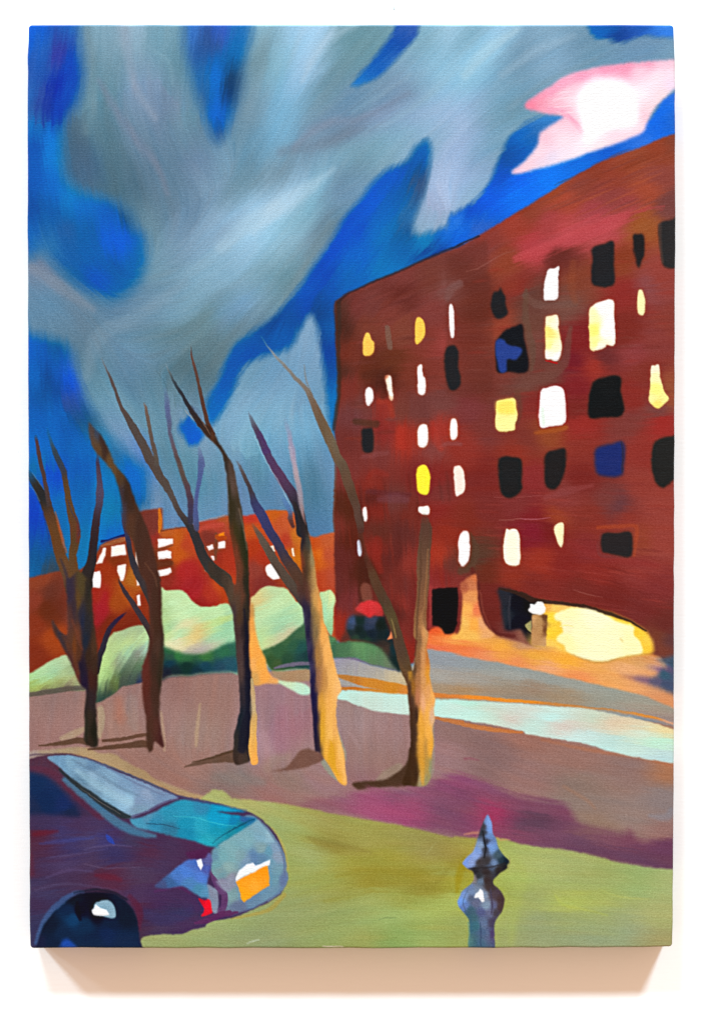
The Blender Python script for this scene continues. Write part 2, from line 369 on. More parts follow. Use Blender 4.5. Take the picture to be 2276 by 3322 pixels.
# soft greenish rim where cloud and blue were worked into each other
rim = M(gaps.x0, gaps.y0, np.clip(gaps.a * (1 - gaps.a) * 4, 0, 1))
lay(rim, (70, 118, 150), .35)
for g, lb in ((B1, 'blue gap in the clouds down the upper left edge'), (B2, 'blue gap in the clouds behind the two left trees'),
              (B3, 'blue wedge hanging from the top edge left of centre'), (B4, 'slanting blue streak at the top edge right of centre'),
              (B5, 'blue patch in the top right corner'), (union([B6, B7]), 'long blue gap running along the roof of the large brick building'),
              (B8, 'small round blue patch beside a forked branch')):
    own(g, 'blue_gap', lb, sky_part)
# thin pale wisps inside the clouds, following their drift
for q, c, op in ((a2("560,520,20 640,360,60 760,230,60 900,170,20"), (188, 208, 222), .35), (a2("250,1500,40 420,1330,110 600,1210,80 760,1090,20"), (178, 203, 217), .4),
                 (a2("500,950,30 700,800,50 950,760,40 1250,600,10"), (128, 135, 155), .4), (a2("420,980,60 700,920,70 950,830,30"), (110, 125, 142), .4),
                 (a2("880,720,8 1050,620,14 1250,480,8"), (150, 175, 190), .35), (a2("1050,820,20 1200,740,30 1400,600,40 1560,440,30"), (150, 182, 198), .35),
                 (a1("640,520,30 740,700,50 880,900,60 1020,1080,40 1080,1250,20"), (120, 128, 148), .5), (a1("800,160,70 830,350,60 870,550,50 1000,760,40"), (142, 155, 172), .5),
                 (a1("560,180,30 600,400,50 590,650,60 560,850,50"), (112, 138, 148), .4), (a1("1000,330,6 1090,400,14 1110,540,6"), (130, 165, 180), .5),
                 (b1("560,1040,60 640,780,100 900,640,90 1200,430,50"), (128, 152, 168), .35), (b1("200,330,50 400,460,70 600,600,40"), (130, 138, 150), .4),
                 (a3("60,480,60 200,330,70 400,190,40"), (170, 200, 212), .5), (a3("300,480,50 520,330,60 760,230,30"), (150, 175, 192), .4),
                 (a3("350,700,40 600,520,30 900,390,20"), (118, 146, 162), .5), (b2("30,200,80 200,60,120 400,-60,90"), (172, 198, 212), .35),
                 (b2("430,560,30 520,420,40 640,200,50 740,40,30"), (112, 132, 140), .5)):
    p = [list(v) for v in q]
    for v in p: v[2] *= 0.5
    lay(stroke(p, 14), c, op)

# ---------------------------------------------------------------- pink cloud with the white moon
glow = poly(a3("453,668 520,620 600,568 680,508 760,472 880,442 1000,422 1150,405 1300,393 1418,385 1470,385 1470,560 1420,572 1380,600 1330,650 1270,720 1230,810 1200,858 1080,912 900,975 700,1045 500,1100 400,1122 352,1112 430,1055 492,990 532,930 548,860 620,805 700,752 600,738 520,718 458,700"), 4.5)
lay(glow, a3("480,670,243,125,152 540,640,245,150,170 620,580,247,165,190 700,530,247,168,195 800,475,246,160,188 950,440,245,150,182 1100,425,245,150,180 1250,410,246,165,190 1380,398,250,195,212 1200,460,250,205,220 1300,500,252,228,236 1400,480,250,225,236 1400,550,235,215,236 700,600,250,200,212 650,670,250,190,202 740,560,250,205,218 620,720,243,150,175 700,710,247,178,198 780,790,247,180,198 820,850,250,205,218 900,480,249,190,210 740,650,252,225,232 760,800,250,212,225 650,850,246,212,224 580,900,247,195,210 560,980,250,212,222 480,1050,250,205,215 400,1110,250,200,215 620,1020,226,215,234 700,1000,240,225,236 540,1080,226,210,228 700,900,250,222,230 800,950,252,232,240 900,930,252,225,230 1050,870,251,215,225 1180,820,250,215,225 1220,760,250,200,212 1250,680,251,215,222 1330,610,252,215,220 1200,600,254,240,244 1250,550,252,228,238 850,880,255,248,250"), s=24, power=1.8)
gid = own(glow, 'painted_cloud', 'bright pink cloud lit by the moon, above the brick roof', sky_part)
lay(stroke(a3.w("600,700,14 700,720,16 780,790,14 830,850,6"), 3), (246, 165, 190), .6)
for i, (xx, yy) in enumerate(((700, 600), (690, 640), (700, 690), (730, 730))):
    lay(stroke(a3.w("%d,%d,5 %d,%d,10 %d,%d,3" % (xx - 60, yy + 5, xx + 20, yy - 8, xx + 90, yy - 10)), 2), (253, 222, 230), .5)
for q in (a3.w('470,672,30 600,600,50 740,520,56 880,470,44 1050,440,30 1250,415,20'), a3.w('690,735,22 760,780,26 810,850,12')):
    lay(stroke(q, 9), (244, 150, 180), .45)
disc = poly(a3("782,640 795,590 825,552 870,525 930,506 990,500 1050,510 1105,535 1145,580 1165,640 1178,700 1180,760 1160,808 1110,828 1040,830 980,845 920,882 860,930 815,922 840,880 825,830 800,780 786,710"), 10)
lay(disc, (255, 255, 255), lift=.6)
ring = M(disc.x0, disc.y0, np.clip(blur(disc.a, 5) * (1 - disc.a) * 2.2, 0, 1))
own(disc, 'painted_moon', 'round white moon glowing inside the pink cloud', sky_part)

# ---------------------------------------------------------------- brick buildings far left
far = poly(c1("120,760 190,745 380,700 520,690 590,650 645,540 690,510 860,455 880,330 920,312 1030,296 1050,300 1052,432 1120,425 1200,418 1290,385 1390,362 1460,345")
           + c2("0,350 80,340 200,345 240,335 300,318 340,308 450,305 500,320 560,400 612,480 640,484 690,466 765,450 790,450 790,1150 300,1300 -200,1300") + c1("900,1500 120,1500"), 2.5, smooth=False)
lay(far, calm(c1("250,750,135,62,38 330,850,100,50,38 230,900,130,55,38 300,950,105,45,22 240,1050,130,50,28 350,1130,158,66,26 220,1250,125,45,25 400,900,110,50,38 500,950,110,60,50 640,950,155,33,38 660,870,158,40,30 620,1000,130,35,35 750,900,160,72,25 830,850,165,78,25 720,1050,115,40,20 850,1020,120,40,22 930,900,140,50,25 700,680,152,50,20 720,560,140,60,30 740,640,125,50,20 870,750,175,105,35 950,380,115,55,45 1000,420,115,50,42 1000,470,140,45,38 1060,460,185,95,40 1150,500,192,92,25 1150,600,192,86,25 1200,520,182,65,35 1200,700,168,40,35 1100,780,140,45,35 1250,800,148,35,40 1350,850,168,60,28 1250,850,162,35,40 1300,900,130,35,28 1380,700,150,50,30 1060,650,110,50,30 980,650,90,50,30 1370,400,178,66,50 1350,480,120,50,42 1430,370,168,82,40 1450,600,168,50,30 1500,650,170,50,30 1400,560,130,70,45 1430,800,188,76,25")
    + c2("20,400,175,65,50 30,600,150,45,32 60,800,178,60,30 230,430,192,82,30 230,360,188,55,40 250,550,172,55,25 250,700,140,60,50 300,770,130,50,45 300,600,168,50,30 380,330,198,96,30 430,380,192,86,45 450,500,178,60,40 400,450,192,86,50 500,620,200,112,20 450,700,150,60,35 520,480,198,112,35 640,520,198,82,30 660,600,220,106,25 720,600,188,82,50 680,760,188,70,35 740,750,182,76,50 640,640,208,96,25 720,500,192,92,50"), .9, gain=.97), s=12, power=2.3)
far_id = own(far, 'painted_building', 'low brick building with white lit windows behind the left trees')
lay(stroke(c1.w("1030,300,12 1035,380,26 1028,450,14"), 2), (192, 105, 28))
tower = poly(c1("905,330 1005,312 1005,470 920,480"), 3, False); lay(tower, (112, 50, 42), .7)
lay(stroke(e3.w("1000,1020,40 1060,1010,20 1200,960,20 1300,940,40"), 1.5), (20, 22, 80), .85)
lay(stroke(e3.w("1000,1080,26 1150,1035,50 1290,985,50"), 2), (150, 90, 58), .9)
lay(stroke(e4.w("330,880,22 480,860,18 650,835,16"), 2), (105, 55, 40), .7)
lay(stroke(e4.w("810,770,10 950,730,12 1150,680,12"), 1.5), (150, 140, 145), .8)
lay(stroke(e4.w("300,602,8 340,585,10 350,700,10 360,860,12"), 1.5), (120, 110, 110), .8)
lay(stroke(e4.w("830,870,60 950,830,60 1120,800,60"), 4), (185, 72, 58), .6)
lay(stroke(e4.w("1040,920,30 1045,1050,40 1030,1250,30"), 3), (110, 65, 45), .8)
lay(stroke(e4.w("1060,960,70 1100,980,90 1150,975,60"), 3), (175, 70, 20), .8)
lay(stroke(e4.w("290,1130,20 400,1100,20 480,1070,14"), 1.5), (120, 75, 50), .9)
lay(stroke(e4.w("290,1310,80 380,1300,100 460,1300,60"), 4), (100, 50, 30), .8)
lay(poly(c1("270,900 400,870 420,980 380,1060 330,1080 280,1000"), 8), (95, 42, 25), .5)
lay(poly(c1("620,980 650,880 690,830 700,960 660,1030 620,1060"), 5), (158, 33, 42), .7)
lay(poly(c1("1120,1060 1110,800 1180,640 1260,620 1330,740 1420,860 1400,930 1300,930 1240,850 1180,840 1130,830"), 8), (165, 35, 40), .45)

def win(parent, name, m, col, label, halo=None, lift=.8, s=8):
    if halo:
        lay(M(m.x0, m.y0, np.clip(blur(m.a, 2.6) * 1.5, 0, 1)), halo, .75)
    lay(m, col, lift=lift, s=s)
    return own(m, name, label, parent)
CR = (255, 240, 228)
HR = (165, 70, 35)
fw = [(e3("1012,1110 1052,1104 1042,1200 1005,1298 925,1312 962,1230 1000,1155"), CR, 'leftmost slanted window in the top row'),
      (e3("1118,1086 1290,1056 1312,1190 1220,1200 1118,1216"), (250, 235, 225), 'wide window in the top row'),
      (e3("1432,1140 1452,1150 1472,1330 1472,1366 1432,1330"), CR, 'narrow window between two branches'),
      (e3("1205,1335 1312,1310 1302,1430 1272,1525 1240,1532 1205,1425"), CR, 'tapering window under the wide one'),
      (e3("900,1412 970,1404 988,1450 988,1600 970,1625 860,1610 868,1540"), (250, 245, 250), 'window against the dark leftmost trunk'),
      (e5("1452,132 1485,115 1497,250 1458,252"), (255, 255, 250), 'lowest slit window'),
      (e3("1448,1505 1474,1525 1490,1585 1452,1592"), CR, 'slit window beside the second trunk'),
      (e4("285,992 380,985 482,990 476,1050 370,1086 292,1106"), (255, 250, 245), 'top one of three stacked windows'),
      (e4("284,1158 400,1140 462,1150 462,1236 292,1256"), (255, 248, 240), 'middle one of three stacked windows'),
      (e4("290,1395 450,1368 462,1425 430,1450 292,1477"), (255, 250, 245), 'bottom one of three stacked windows'),
      (e4("918,1087 996,1058 1012,1114 950,1140"), (255, 252, 248), 'small window left of the third trunk'),
      (e4("972,1210 1012,1203 1014,1268 996,1262"), (255, 252, 248), 'tiny window against a branch'),
      (e4("1072,1030 1152,1020 1152,1106 1070,1112"), (255, 252, 248), 'square window left of the third trunk'),
      (e4("895,1345 930,1368 934,1412 905,1400"), (250, 225, 205), 'speck of window below a branch'),
      (c2("330,668 368,650 400,690 412,752 370,757 335,732 320,692"), (255, 252, 248), 'rounded window between third and fourth trunk'),
      (c2("348,542 370,535 380,575 360,582"), (250, 225, 200), 'small dash window above the rounded one'),
      (c2("489,556 500,550 509,608 496,606"), (252, 232, 195), 'slit window left of the fourth trunk')]
for pts, c, lb in fw:
    win(far_id, 'lit_window', poly(pts, 1.2, False), c, lb, HR)
win(far_id, 'lit_window', poly(e4("1070,922 1148,898 1146,946 1075,952"), 1.6, False), (240, 130, 22), 'orange window above the square one')
lay(stroke(e3.w("1480,1390,30 1520,1430,50 1540,1500,14"), 2), (175, 125, 85), .9)

# ---------------------------------------------------------------- the large brick building
bld = poly([(1084, 978), (1128, 950), (1203, 915), (1305, 874), (1380, 840), (1500, 795)] + a3("150,1518 300,1428 500,1308 640,1218 800,1118 950,1038 1100,985 1250,928 1340,885 1400,868 1500,850")
           + c3("1500,1330 1412,1300 1270,1290 1000,1320 500,1260 0,1200") + c2("1400,1200 1300,1300 1150,1300 950,1200 800,1165 772,1120 765,1000 770,850 762,600 765,450 758,350 765,200 775,0")
           + b2("770,1500 765,1380 782,1250 792,1100 785,950 772,850 768,700 762,600"), 2.5, smooth=False)
lay(bld, calm(a3("1300,950,150,68,42 1100,1050,150,70,46 1000,1150,150,66,46 1300,1150,142,70,60 800,1200,142,66,50 700,1280,170,72,50 500,1330,145,66,46 400,1430,158,62,46 200,1540,140,60,50 600,1450,168,66,66 900,1400,168,70,75 1100,1350,162,70,66 700,1500,190,76,76 900,1480,185,76,80 1380,1300,120,70,65 1200,1450,158,88,42 1250,1220,168,76,50 1000,1250,145,66,60 1380,900,135,70,50 650,1230,150,70,42 450,1350,135,60,42 900,1090,140,62,42 1150,980,150,75,50")
    + b3("500,200,182,65,70 700,130,184,70,76 950,80,188,76,82 300,300,142,66,42 200,250,130,65,60 100,200,125,60,55 50,350,108,54,46 150,450,102,48,38 150,600,102,47,34 100,800,120,50,38 400,450,136,50,40 300,720,145,65,45 480,520,100,65,55 480,700,105,68,56 700,560,118,78,66 800,400,130,65,45 700,250,104,45,38 1080,300,138,62,36 1100,500,142,45,40 1300,400,150,65,55 1250,450,140,75,75 1300,800,135,60,55 1100,750,124,44,35 1150,900,140,60,60 950,920,105,45,45 800,800,126,34,35 750,950,115,30,40 500,800,115,70,60 600,1000,110,65,55 450,1080,110,70,60 300,1060,120,60,50 350,1130,110,65,55 900,960,155,50,40 500,1200,130,45,40 780,1100,126,34,38 780,1250,120,40,35 200,1100,110,50,40 100,1250,120,55,55 200,1350,120,55,50 600,1400,145,72,40 450,1450,125,55,45 800,1350,152,46,40 1100,1350,125,60,55 1330,1340,158,45,40 1300,1250,120,70,65 1200,1000,130,50,40 1150,1150,136,45,38 50,1500,142,50,40 400,1520,142,50,35 800,1500,136,50,40 1200,1500,142,50,42 1390,1150,152,80,50 1390,700,135,60,50")
    + b2("820,600,85,50,40 900,580,115,55,50 1000,600,115,60,55 1200,400,120,60,55 1200,500,100,45,38 1400,400,115,60,50 1500,450,125,80,75 1000,700,120,60,45 1200,750,126,66,50 1100,650,125,60,50 850,900,112,50,36 1400,800,125,55,45 1400,620,125,60,55 1450,820,152,65,60 850,1100,122,50,40 1000,1000,95,45,28 1080,1060,75,35,25 1150,950,100,50,30 1250,1000,120,55,40 1420,1000,125,55,45 1080,1230,148,50,40 1200,1250,115,60,50 1300,1250,110,60,55 1450,1200,115,65,60 900,1300,110,60,60 850,1450,110,50,45 1100,1400,136,45,40 1220,1430,165,50,35 1450,1400,158,50,40 1400,1500,130,65,60 1050,1530,120,55,50 950,1230,110,60,55 790,700,70,40,30 790,1000,75,45,35")
    + c2("850,50,120,55,50 780,400,110,45,35 850,300,80,38,22 870,500,85,35,22 1000,150,132,45,35 1050,300,126,40,30 1000,220,85,35,30 1150,250,105,55,50 1200,450,95,45,40 1050,450,95,45,35 1250,350,115,45,35 800,600,95,40,35 800,800,100,45,40 850,900,115,50,50 800,1050,155,45,30 960,700,75,35,22 1020,550,132,40,30 1150,600,95,40,35 1250,650,136,50,40 1200,800,110,45,38 1180,950,75,35,30 1200,930,150,50,40 1280,900,115,40,35 1450,300,132,40,35 1450,200,120,50,45 1400,100,132,40,35 1500,450,142,45,30 1550,350,130,45,35 1450,600,168,55,35 1530,650,105,55,45 1450,750,132,40,35 1400,800,140,50,50 1250,1100,120,45,38 1240,1200,138,40,30 1350,80,120,40,35")
    + c3("200,100,120,40,35 500,100,136,45,45 200,280,120,45,40 400,260,125,50,48 700,200,130,60,55 800,100,120,40,35 700,250,135,55,50 1000,250,120,60,55 1050,280,100,60,65 1200,150,145,60,50 1300,300,150,65,55 500,360,125,35,40 500,450,126,29,45 600,420,115,30,30 650,360,152,65,40 850,350,130,50,40 850,550,130,45,45 1100,350,142,56,45 900,400,135,50,40 1200,500,146,65,45 1300,500,150,65,55 550,650,152,50,35 350,720,140,50,35 700,650,130,40,35 900,700,136,45,38 1200,700,140,55,50 500,800,125,45,38 800,820,120,45,38 1000,900,115,40,35 1200,950,115,45,42 1300,800,130,50,48 1350,1050,105,45,40 1300,1130,120,65,45 1380,1150,95,60,60 1330,1200,120,65,50 200,700,105,45,30 230,850,110,40,35 230,1000,105,38,32 80,650,95,60,45 140,600,85,60,45 60,350,125,45,32 350,1100,110,55,50 430,1100,150,100,80 20,750,130,50,45"), .86, (119, 46, 39), .98), s=17, power=2.3, sm=(3, 5))
lay(poly(b3("-60,260 100,190 205,150 218,420 240,620 248,900 240,1130 100,1180 -60,1150"), 4, False), (102, 48, 38), .42)
lay(poly(b3("212,250 380,200 420,330 400,480 250,500 225,420"), 9, False), (140, 62, 44), .4)
bld_id = own(bld, 'painted_building', 'large red brick apartment block with scattered lit and dark windows')
# loose strokes in the brickwork
r_ = np.random.default_rng(5)
def scumble(t, x0, y0, x1, y1, slope, n, ln, w, cols, op, sf=3):
    for _ in range(n):
        x = r_.uniform(x0, x1); y = r_.uniform(y0, y1); l = r_.uniform(.5, 1) * ln; ww = r_.uniform(.5, 1) * w
        dx, dy = l / math.hypot(1, slope), l * slope / math.hypot(1, slope)
        c = cols[r_.integers(len(cols))]
        lay(stroke(t.w('%f,%f,%f %f,%f,%f %f,%f,%f' % (x, y, ww * .3, x + dx / 2, y + dy / 2 - 2, ww, x + dx, y + dy, ww * .3)), sf), c, op)
for q in (b3.w("395,275,50 500,240,84 620,200,90 760,150,92 900,95,84 1040,35,50 1120,0,26"), a3.w("700,1490,60 900,1430,70 1050,1390,44 1200,1350,24 1335,1325,12")):
    m = stroke(q, 7); m.a = smear(m.a, m, 0, 6); lay(m, (180, 70, 74), .6)
scumble(a3, 500, 1080, 1200, 1420, -.42, 26, 330, 18, ((120, 52, 38), (158, 70, 45), (135, 66, 58), (168, 82, 50), (118, 60, 55)), .4)
scumble(a3, 900, 1000, 1300, 1150, -.42, 10, 300, 16, ((128, 56, 34), (158, 74, 44)), .4)
scumble(b2, 820, 480, 1400, 640, -.42, 16, 260, 26, ((100, 46, 40), (126, 62, 56), (112, 52, 42)), .35, 5)
scumble(b2, 820, 640, 1500, 1500, -.06, 44, 160, 30, ((100, 46, 36), (126, 56, 46), (138, 52, 38), (112, 60, 56)), .3, 5)
scumble(b3, 60, 300, 1300, 1500, -.06, 70, 170, 26, ((112, 46, 38), (138, 56, 44), (146, 50, 40), (122, 66, 58)), .3, 5)
scumble(c2, 800, 60, 1500, 900, 9, 40, 200, 22, ((88, 38, 30), (130, 46, 36), (142, 50, 36), (104, 50, 46)), .3, 5)
scumble(c3, 120, 100, 1350, 800, .05, 60, 220, 20, ((116, 42, 38), (140, 52, 44), (128, 50, 46), (148, 60, 50)), .3, 4)
scumble(c3, 500, 650, 1350, 950, .16, 24, 320, 14, ((112, 40, 36), (145, 58, 50)), .4, 3)
for q, c, op, sf in ((b2.w("790,560,20 850,505,14 1000,432,13 1200,352,12 1350,282,12 1480,225,14 1592,185,10"), (44, 34, 40), .7, 4), (b3.w("-20,210,9 60,170,12 150,130,14"), (45, 40, 55), .85, 2),
      (b2.w("790,560,34 795,700,26 790,900,26 795,1100,26 775,1280,24 760,1380,18"), (62, 44, 36), .75, 5), (c2.w("770,0,12 768,200,14 760,340,10 765,450,10"), (105, 60, 42), .6, 3),
      (b3.w("450,520,40 520,570,50 640,575,46 770,570,40"), (112, 76, 66), .75, 4), (b3.w("455,480,24 450,600,40 460,720,50 490,860,60 480,980,50"), (102, 72, 58), .7, 5),
      (b3.w("740,720,26 720,850,50 690,960,70 600,1020,80 480,1080,60 400,1130,40"), (112, 68, 58), .7, 6), (b3.w("400,1140,40 420,1250,30 400,1340,20"), (105, 62, 48), .6, 5),
      (b3.w("70,360,4 160,330,6 280,260,5 380,225,3"), (150, 95, 85), .5, 1.5), (b3.w("380,290,20 600,200,70 850,110,80 1080,20,60"), (186, 72, 78), .35, 10),
      (b3.w("620,290,100 660,250,90"), (100, 42, 36), .5, 12), (b3.w("760,300,40 750,450,50 770,550,40"), (138, 70, 45), .4, 8),
      (b2.w("1495,530,40 1520,470,60 1570,440,50"), (122, 84, 80), .6, 7), (b2.w("900,1330,40 1030,1345,50"), (70, 48, 32), .6, 6), (b2.w("960,1030,50 1050,1020,60 1110,1080,50 1080,1170,40"), (82, 40, 28), .5, 8),
      (b2.w("1050,1200,30 1120,1210,30 1140,1290,40"), (160, 55, 38), .5, 6), (b2.w("1440,1490,12 1500,1470,30 1580,1475,24"), (135, 75, 75), .5, 4), (b2.w("940,1560,20 1000,1545,40 1100,1530,30"), (130, 68, 66), .5, 5),
      (b2.w("1190,1380,50 1200,1480,60"), (168, 48, 35), .5, 8), (b2.w("1400,1340,30 1420,1450,50 1450,1500,40"), (172, 50, 36), .4, 8), (c2.w("980,190,30 1100,200,34 1250,210,30"), (96, 42, 44), .6, 5),
      (c2.w("980,100,24 1030,60,40 1100,80,30"), (142, 44, 34), .4, 7), (c2.w("1060,240,40 1150,230,60 1230,240,40"), (112, 62, 70), .5, 8), (c2.w("1040,500,50 1030,600,50 1060,700,40"), (134, 40, 32), .6, 7),
      (c3.w("250,225,4 400,225,5 560,215,3"), (150, 75, 70), .6, 1.5), (c3.w("280,372,3 370,370,5 420,368,3"), (160, 95, 85), .6, 1.2), (c3.w("420,364,5 500,368,7 610,357,4"), (170, 95, 105), .7, 1.2),
      (c3.w("580,230,30 700,190,50 880,150,24"), (140, 66, 64), .5, 6), (c3.w("740,520,30 900,600,50 1100,640,50 1300,660,30"), (134, 44, 42), .4, 9), (c3.w("760,825,4 850,850,8 950,870,3"), (150, 85, 75), .5, 1.5),
      (c3.w("920,420,24 1050,412,26 1165,415,26 1160,520,26 1150,600,20"), (158, 66, 40), .7, 4), (c3.w("940,465,16 920,540,18 940,600,22 1060,612,16 1130,605,12"), (120, 52, 50), .7, 4),
      (c3.w("90,470,40 130,560,50 100,660,60 40,700,50"), (90, 64, 48), .75, 6), (c3.w("110,690,26 150,800,24 170,950,26 215,1060,30 280,1110,26 380,1120,20"), (95, 38, 32), .8, 5),
      (c3.w("160,830,16 180,960,14 230,1080,10"), (140, 66, 52), .5, 3)):
    lay(stroke(q, sf), c, op)
HB = (120, 52, 38)
WHT = (255, 255, 252)
DK = (38, 36, 38)
bw = [(b2("965,765 990,762 1002,800 1022,828 1012,890 980,908 952,895 950,850 952,800"), (252, 192, 82), 'orange oval window nearest the upper left corner', (150, 70, 40)),
      (b2("1290,670 1320,655 1346,700 1346,770 1312,822 1290,820 1284,740"), (252, 196, 76), 'orange oval window third along the upper left row', (150, 70, 40)),
      (b2("1503,594 1530,594 1536,766 1512,770"), WHT, 'tall white slit window at the right end of the upper left row', (160, 80, 70)),
      (b2("970,1122 990,1108 1012,1130 1012,1190 990,1226 972,1215 965,1160"), (255, 255, 255), 'small white rounded window in the second row', (150, 65, 50)),
      (b2("1303,975 1330,965 1335,1030 1351,1060 1346,1146 1308,1150 1302,1060"), WHT, 'tall white window in the second row', (175, 85, 60)),
      (b2("1309,1366 1361,1358 1362,1476 1304,1482"), WHT, 'upright white rectangular window in the third row', (190, 100, 55)),
      (b2("1515,1326 1550,1318 1558,1400 1546,1441 1514,1436"), (255, 252, 248), 'white window right of the rectangular one in the third row', (190, 95, 50)),
      (b3("605,345 640,340 668,332 662,440 655,535 600,543 571,535 576,440 590,380"), WHT, 'white window below the pink part of the roof', (130, 70, 60)),
      (b3("265,1205 290,1192 380,1182 390,1240 401,1290 385,1345 375,1386 275,1386 259,1330 262,1250"), (255, 240, 150), 'yellow square window in the fourth row', (170, 90, 45)),
      (b3("555,1126 600,1110 650,1098 690,1115 706,1170 708,1330 600,1362 552,1366 539,1300 545,1200"), WHT, 'large white rounded window in the fourth row', (170, 45, 40)),
      (c2("1300,40 1340,15 1374,50 1381,130 1370,200 1340,208 1305,185 1294,110"), (255, 232, 52), 'bright yellow oval window', (160, 60, 30)),
      (c2("1308,292 1340,284 1371,284 1376,330 1345,338 1310,322"), (246, 238, 224), 'small white window above the bare pale trunk', (170, 75, 50)),
      (c2("950,300 971,294 972,374 948,372"), WHT, 'thin white slit window beside the branch', (165, 70, 50)),
      (c2("914,515 930,505 943,560 932,606 915,592"), (202, 206, 226), 'pale blue slit window beside the branch', None),
      (c2("1533,40 1555,25 1580,28 1598,60 1605,120 1604,185 1570,212 1548,214 1538,130"), (251, 226, 212), 'pinkish white oval window right of the yellow one', (175, 75, 55)),
      (c3("28,475 60,443 85,462 94,550 85,630 50,671 26,640 18,560"), (255, 255, 255), 'tall white oval window above the orange glow', (185, 75, 50)),
      (c3("325,440 350,433 390,433 412,470 418,560 415,655 360,666 318,640 311,560"), (255, 252, 216), 'cream upright window above the dark archway', (170, 75, 40)),
      (c3("650,402 695,395 698,480 690,536 675,541 645,480 636,430"), (250, 236, 184), 'small cream half oval window in the lowest row', (165, 75, 45)),
      (b3("1178,490 1200,481 1222,540 1222,590 1210,640 1175,625 1174,550"), (250, 236, 172), 'small cream window near the right edge', (170, 80, 50))]
for pts, c, lb, hl in bw:
    win(bld_id, 'lit_window', poly(pts, 1.3), c, lb, hl)
win(bld_id, 'lit_window', poly(b2("1092,1040 1125,1033 1136,1080 1144,1180 1125,1186 1108,1115"), 1.5), b2("1095,1045,190,110,80 1110,1060,255,235,210 1130,1060,255,245,235 1130,1150,255,240,220 1120,1175,240,190,160"), 'slanting cream window in the second row', (150, 75, 55), s=4)
lay(stroke(b3.w("585,935,8 620,942,12 655,950,10"), 1.5), (170, 22, 30))
win(bld_id, 'lit_window', poly(b3("585,655 610,648 660,645 668,750 684,830 680,900 655,936 620,928 582,915 578,820 580,740"), 1.3), b3("600,670,245,235,190 600,750,255,225,120 600,830,255,248,150 640,700,255,250,210 650,850,250,245,200 660,910,255,255,240 600,900,255,250,225"), 'tall pale yellow window under the white one', (175, 80, 45))
win(bld_id, 'lit_window', poly(b3("872,592 950,552 1015,546 1022,650 1030,825 980,833 960,852 873,866 865,760 860,680"), 1.3), b3("880,650,255,248,180 890,740,255,242,120 900,820,255,248,150 960,600,255,255,240 970,750,255,255,238 1010,700,255,255,248 930,840,255,253,215"), 'largest window, cream with a yellow left side', (170, 70, 48))
win(bld_id, 'lit_window', poly(b3("1262,975 1285,968 1312,965 1320,1040 1350,1140 1376,1180 1330,1230 1300,1243 1255,1210 1247,1170 1257,1080"), 1.3), b3("1285,985,240,230,200 1290,1040,248,238,175 1285,1120,255,245,130 1300,1220,252,222,110 1350,1180,253,232,140 1270,1180,252,235,150"), 'bell shaped yellow window near the right edge', (160, 70, 48))
lay(poly(b3("270,1200 375,1190 390,1250 380,1280 270,1270"), 5), (255, 222, 90), .85)
lay(stroke(b3.w("560,1250,24 570,1340,24"), 3), (222, 235, 220), .8)
lay(poly(b3("508,1395 600,1375 715,1352 715,1385 620,1400 530,1410"), 3), (160, 80, 36), .85)
lay(stroke(b2.w("1105,720,30 1115,780,38 1122,850,34"), 3), (120, 88, 74), .8)
dw = [(b2("1490,852 1520,838 1548,842 1566,900 1562,980 1576,1050 1570,1105 1530,1130 1500,1105 1480,1000 1474,910"), DK, 'tall dark rounded window below the white slit'),
      (b2("945,1386 975,1376 1010,1376 1012,1515 950,1516"), DK, 'dark upright window near the left corner of the wall'),
      (b3("250,492 280,485 292,460 300,492 320,522 328,590 336,632 300,662 270,666 240,630 229,580 236,530"), DK, 'dark pointed window'),
      (b3("268,800 300,760 340,730 390,712 432,702 445,800 468,1000 330,1006 268,1000 260,860"), (26, 26, 30), 'large dark window with a blue reflection'),
      (b3("885,210 960,183 1018,168 1021,300 1026,430 980,457 920,456 878,430 884,300"), DK, 'dark upright window near the top right'),
      (b3("1149,125 1180,120 1213,125 1216,240 1195,290 1180,336 1165,290 1150,210"), (38, 34, 34), 'dark tapering slit window near the top right'),
      (b3("1332,40 1380,30 1450,20 1450,300 1345,322 1322,200 1312,80"), (46, 43, 43), 'dark window cut by the right edge at the top'),
      (b3("895,1070 960,1040 1060,1038 1066,1130 1082,1280 960,1300 868,1302 860,1200 872,1120"), (28, 27, 27), 'dark square window in the fourth row'),
      (c3("280,-20 340,-38 415,-25 429,20 426,120 424,180 370,224 320,222 290,180 279,80"), (36, 34, 34), 'dark oval window in the fifth row'),
      (c3("590,-60 640,-78 705,-88 711,0 694,100 650,166 610,170 580,130 576,0"), (38, 34, 34), 'narrower dark oval window in the fifth row'),
      (c3("1287,-130 1340,-160 1400,-165 1440,-160 1440,60 1395,120 1340,160 1295,130 1270,50 1264,-40"), (40, 38, 36), 'dark oval window cut by the right edge'),
      (c3("950,465 1040,458 1132,454 1136,600 1060,602 980,585 946,570"), (44, 38, 38), 'dark wide rectangular window in the lowest row')]
for pts, c, lb in dw:
    win(bld_id, 'dark_window', poly(pts, 3), c, lb, (95, 45, 34), lift=.2)
win(bld_id, 'dark_window', poly(b3("905,1512 950,1485 1000,1475 1084,1464 1087,1592") + c3("1086,0 1072,82 1000,90 920,76 902,0"), 4), (33, 44, 104), 'deep blue window in the fifth row', (95, 50, 40), lift=.3)
lay(poly(b3("262,805 310,798 340,832 426,855 422,892 390,930 335,930 330,1000 285,1002 262,900"), 2.5), (42, 62, 132))
lay(stroke(c3.w("1072,-130,10 1080,-20,14 1076,60,16"), 2.5), (50, 42, 62), .8)
lay(stroke(b3.w("1318,60,24 1320,180,20 1335,300,16"), 4), (80, 60, 52), .6)

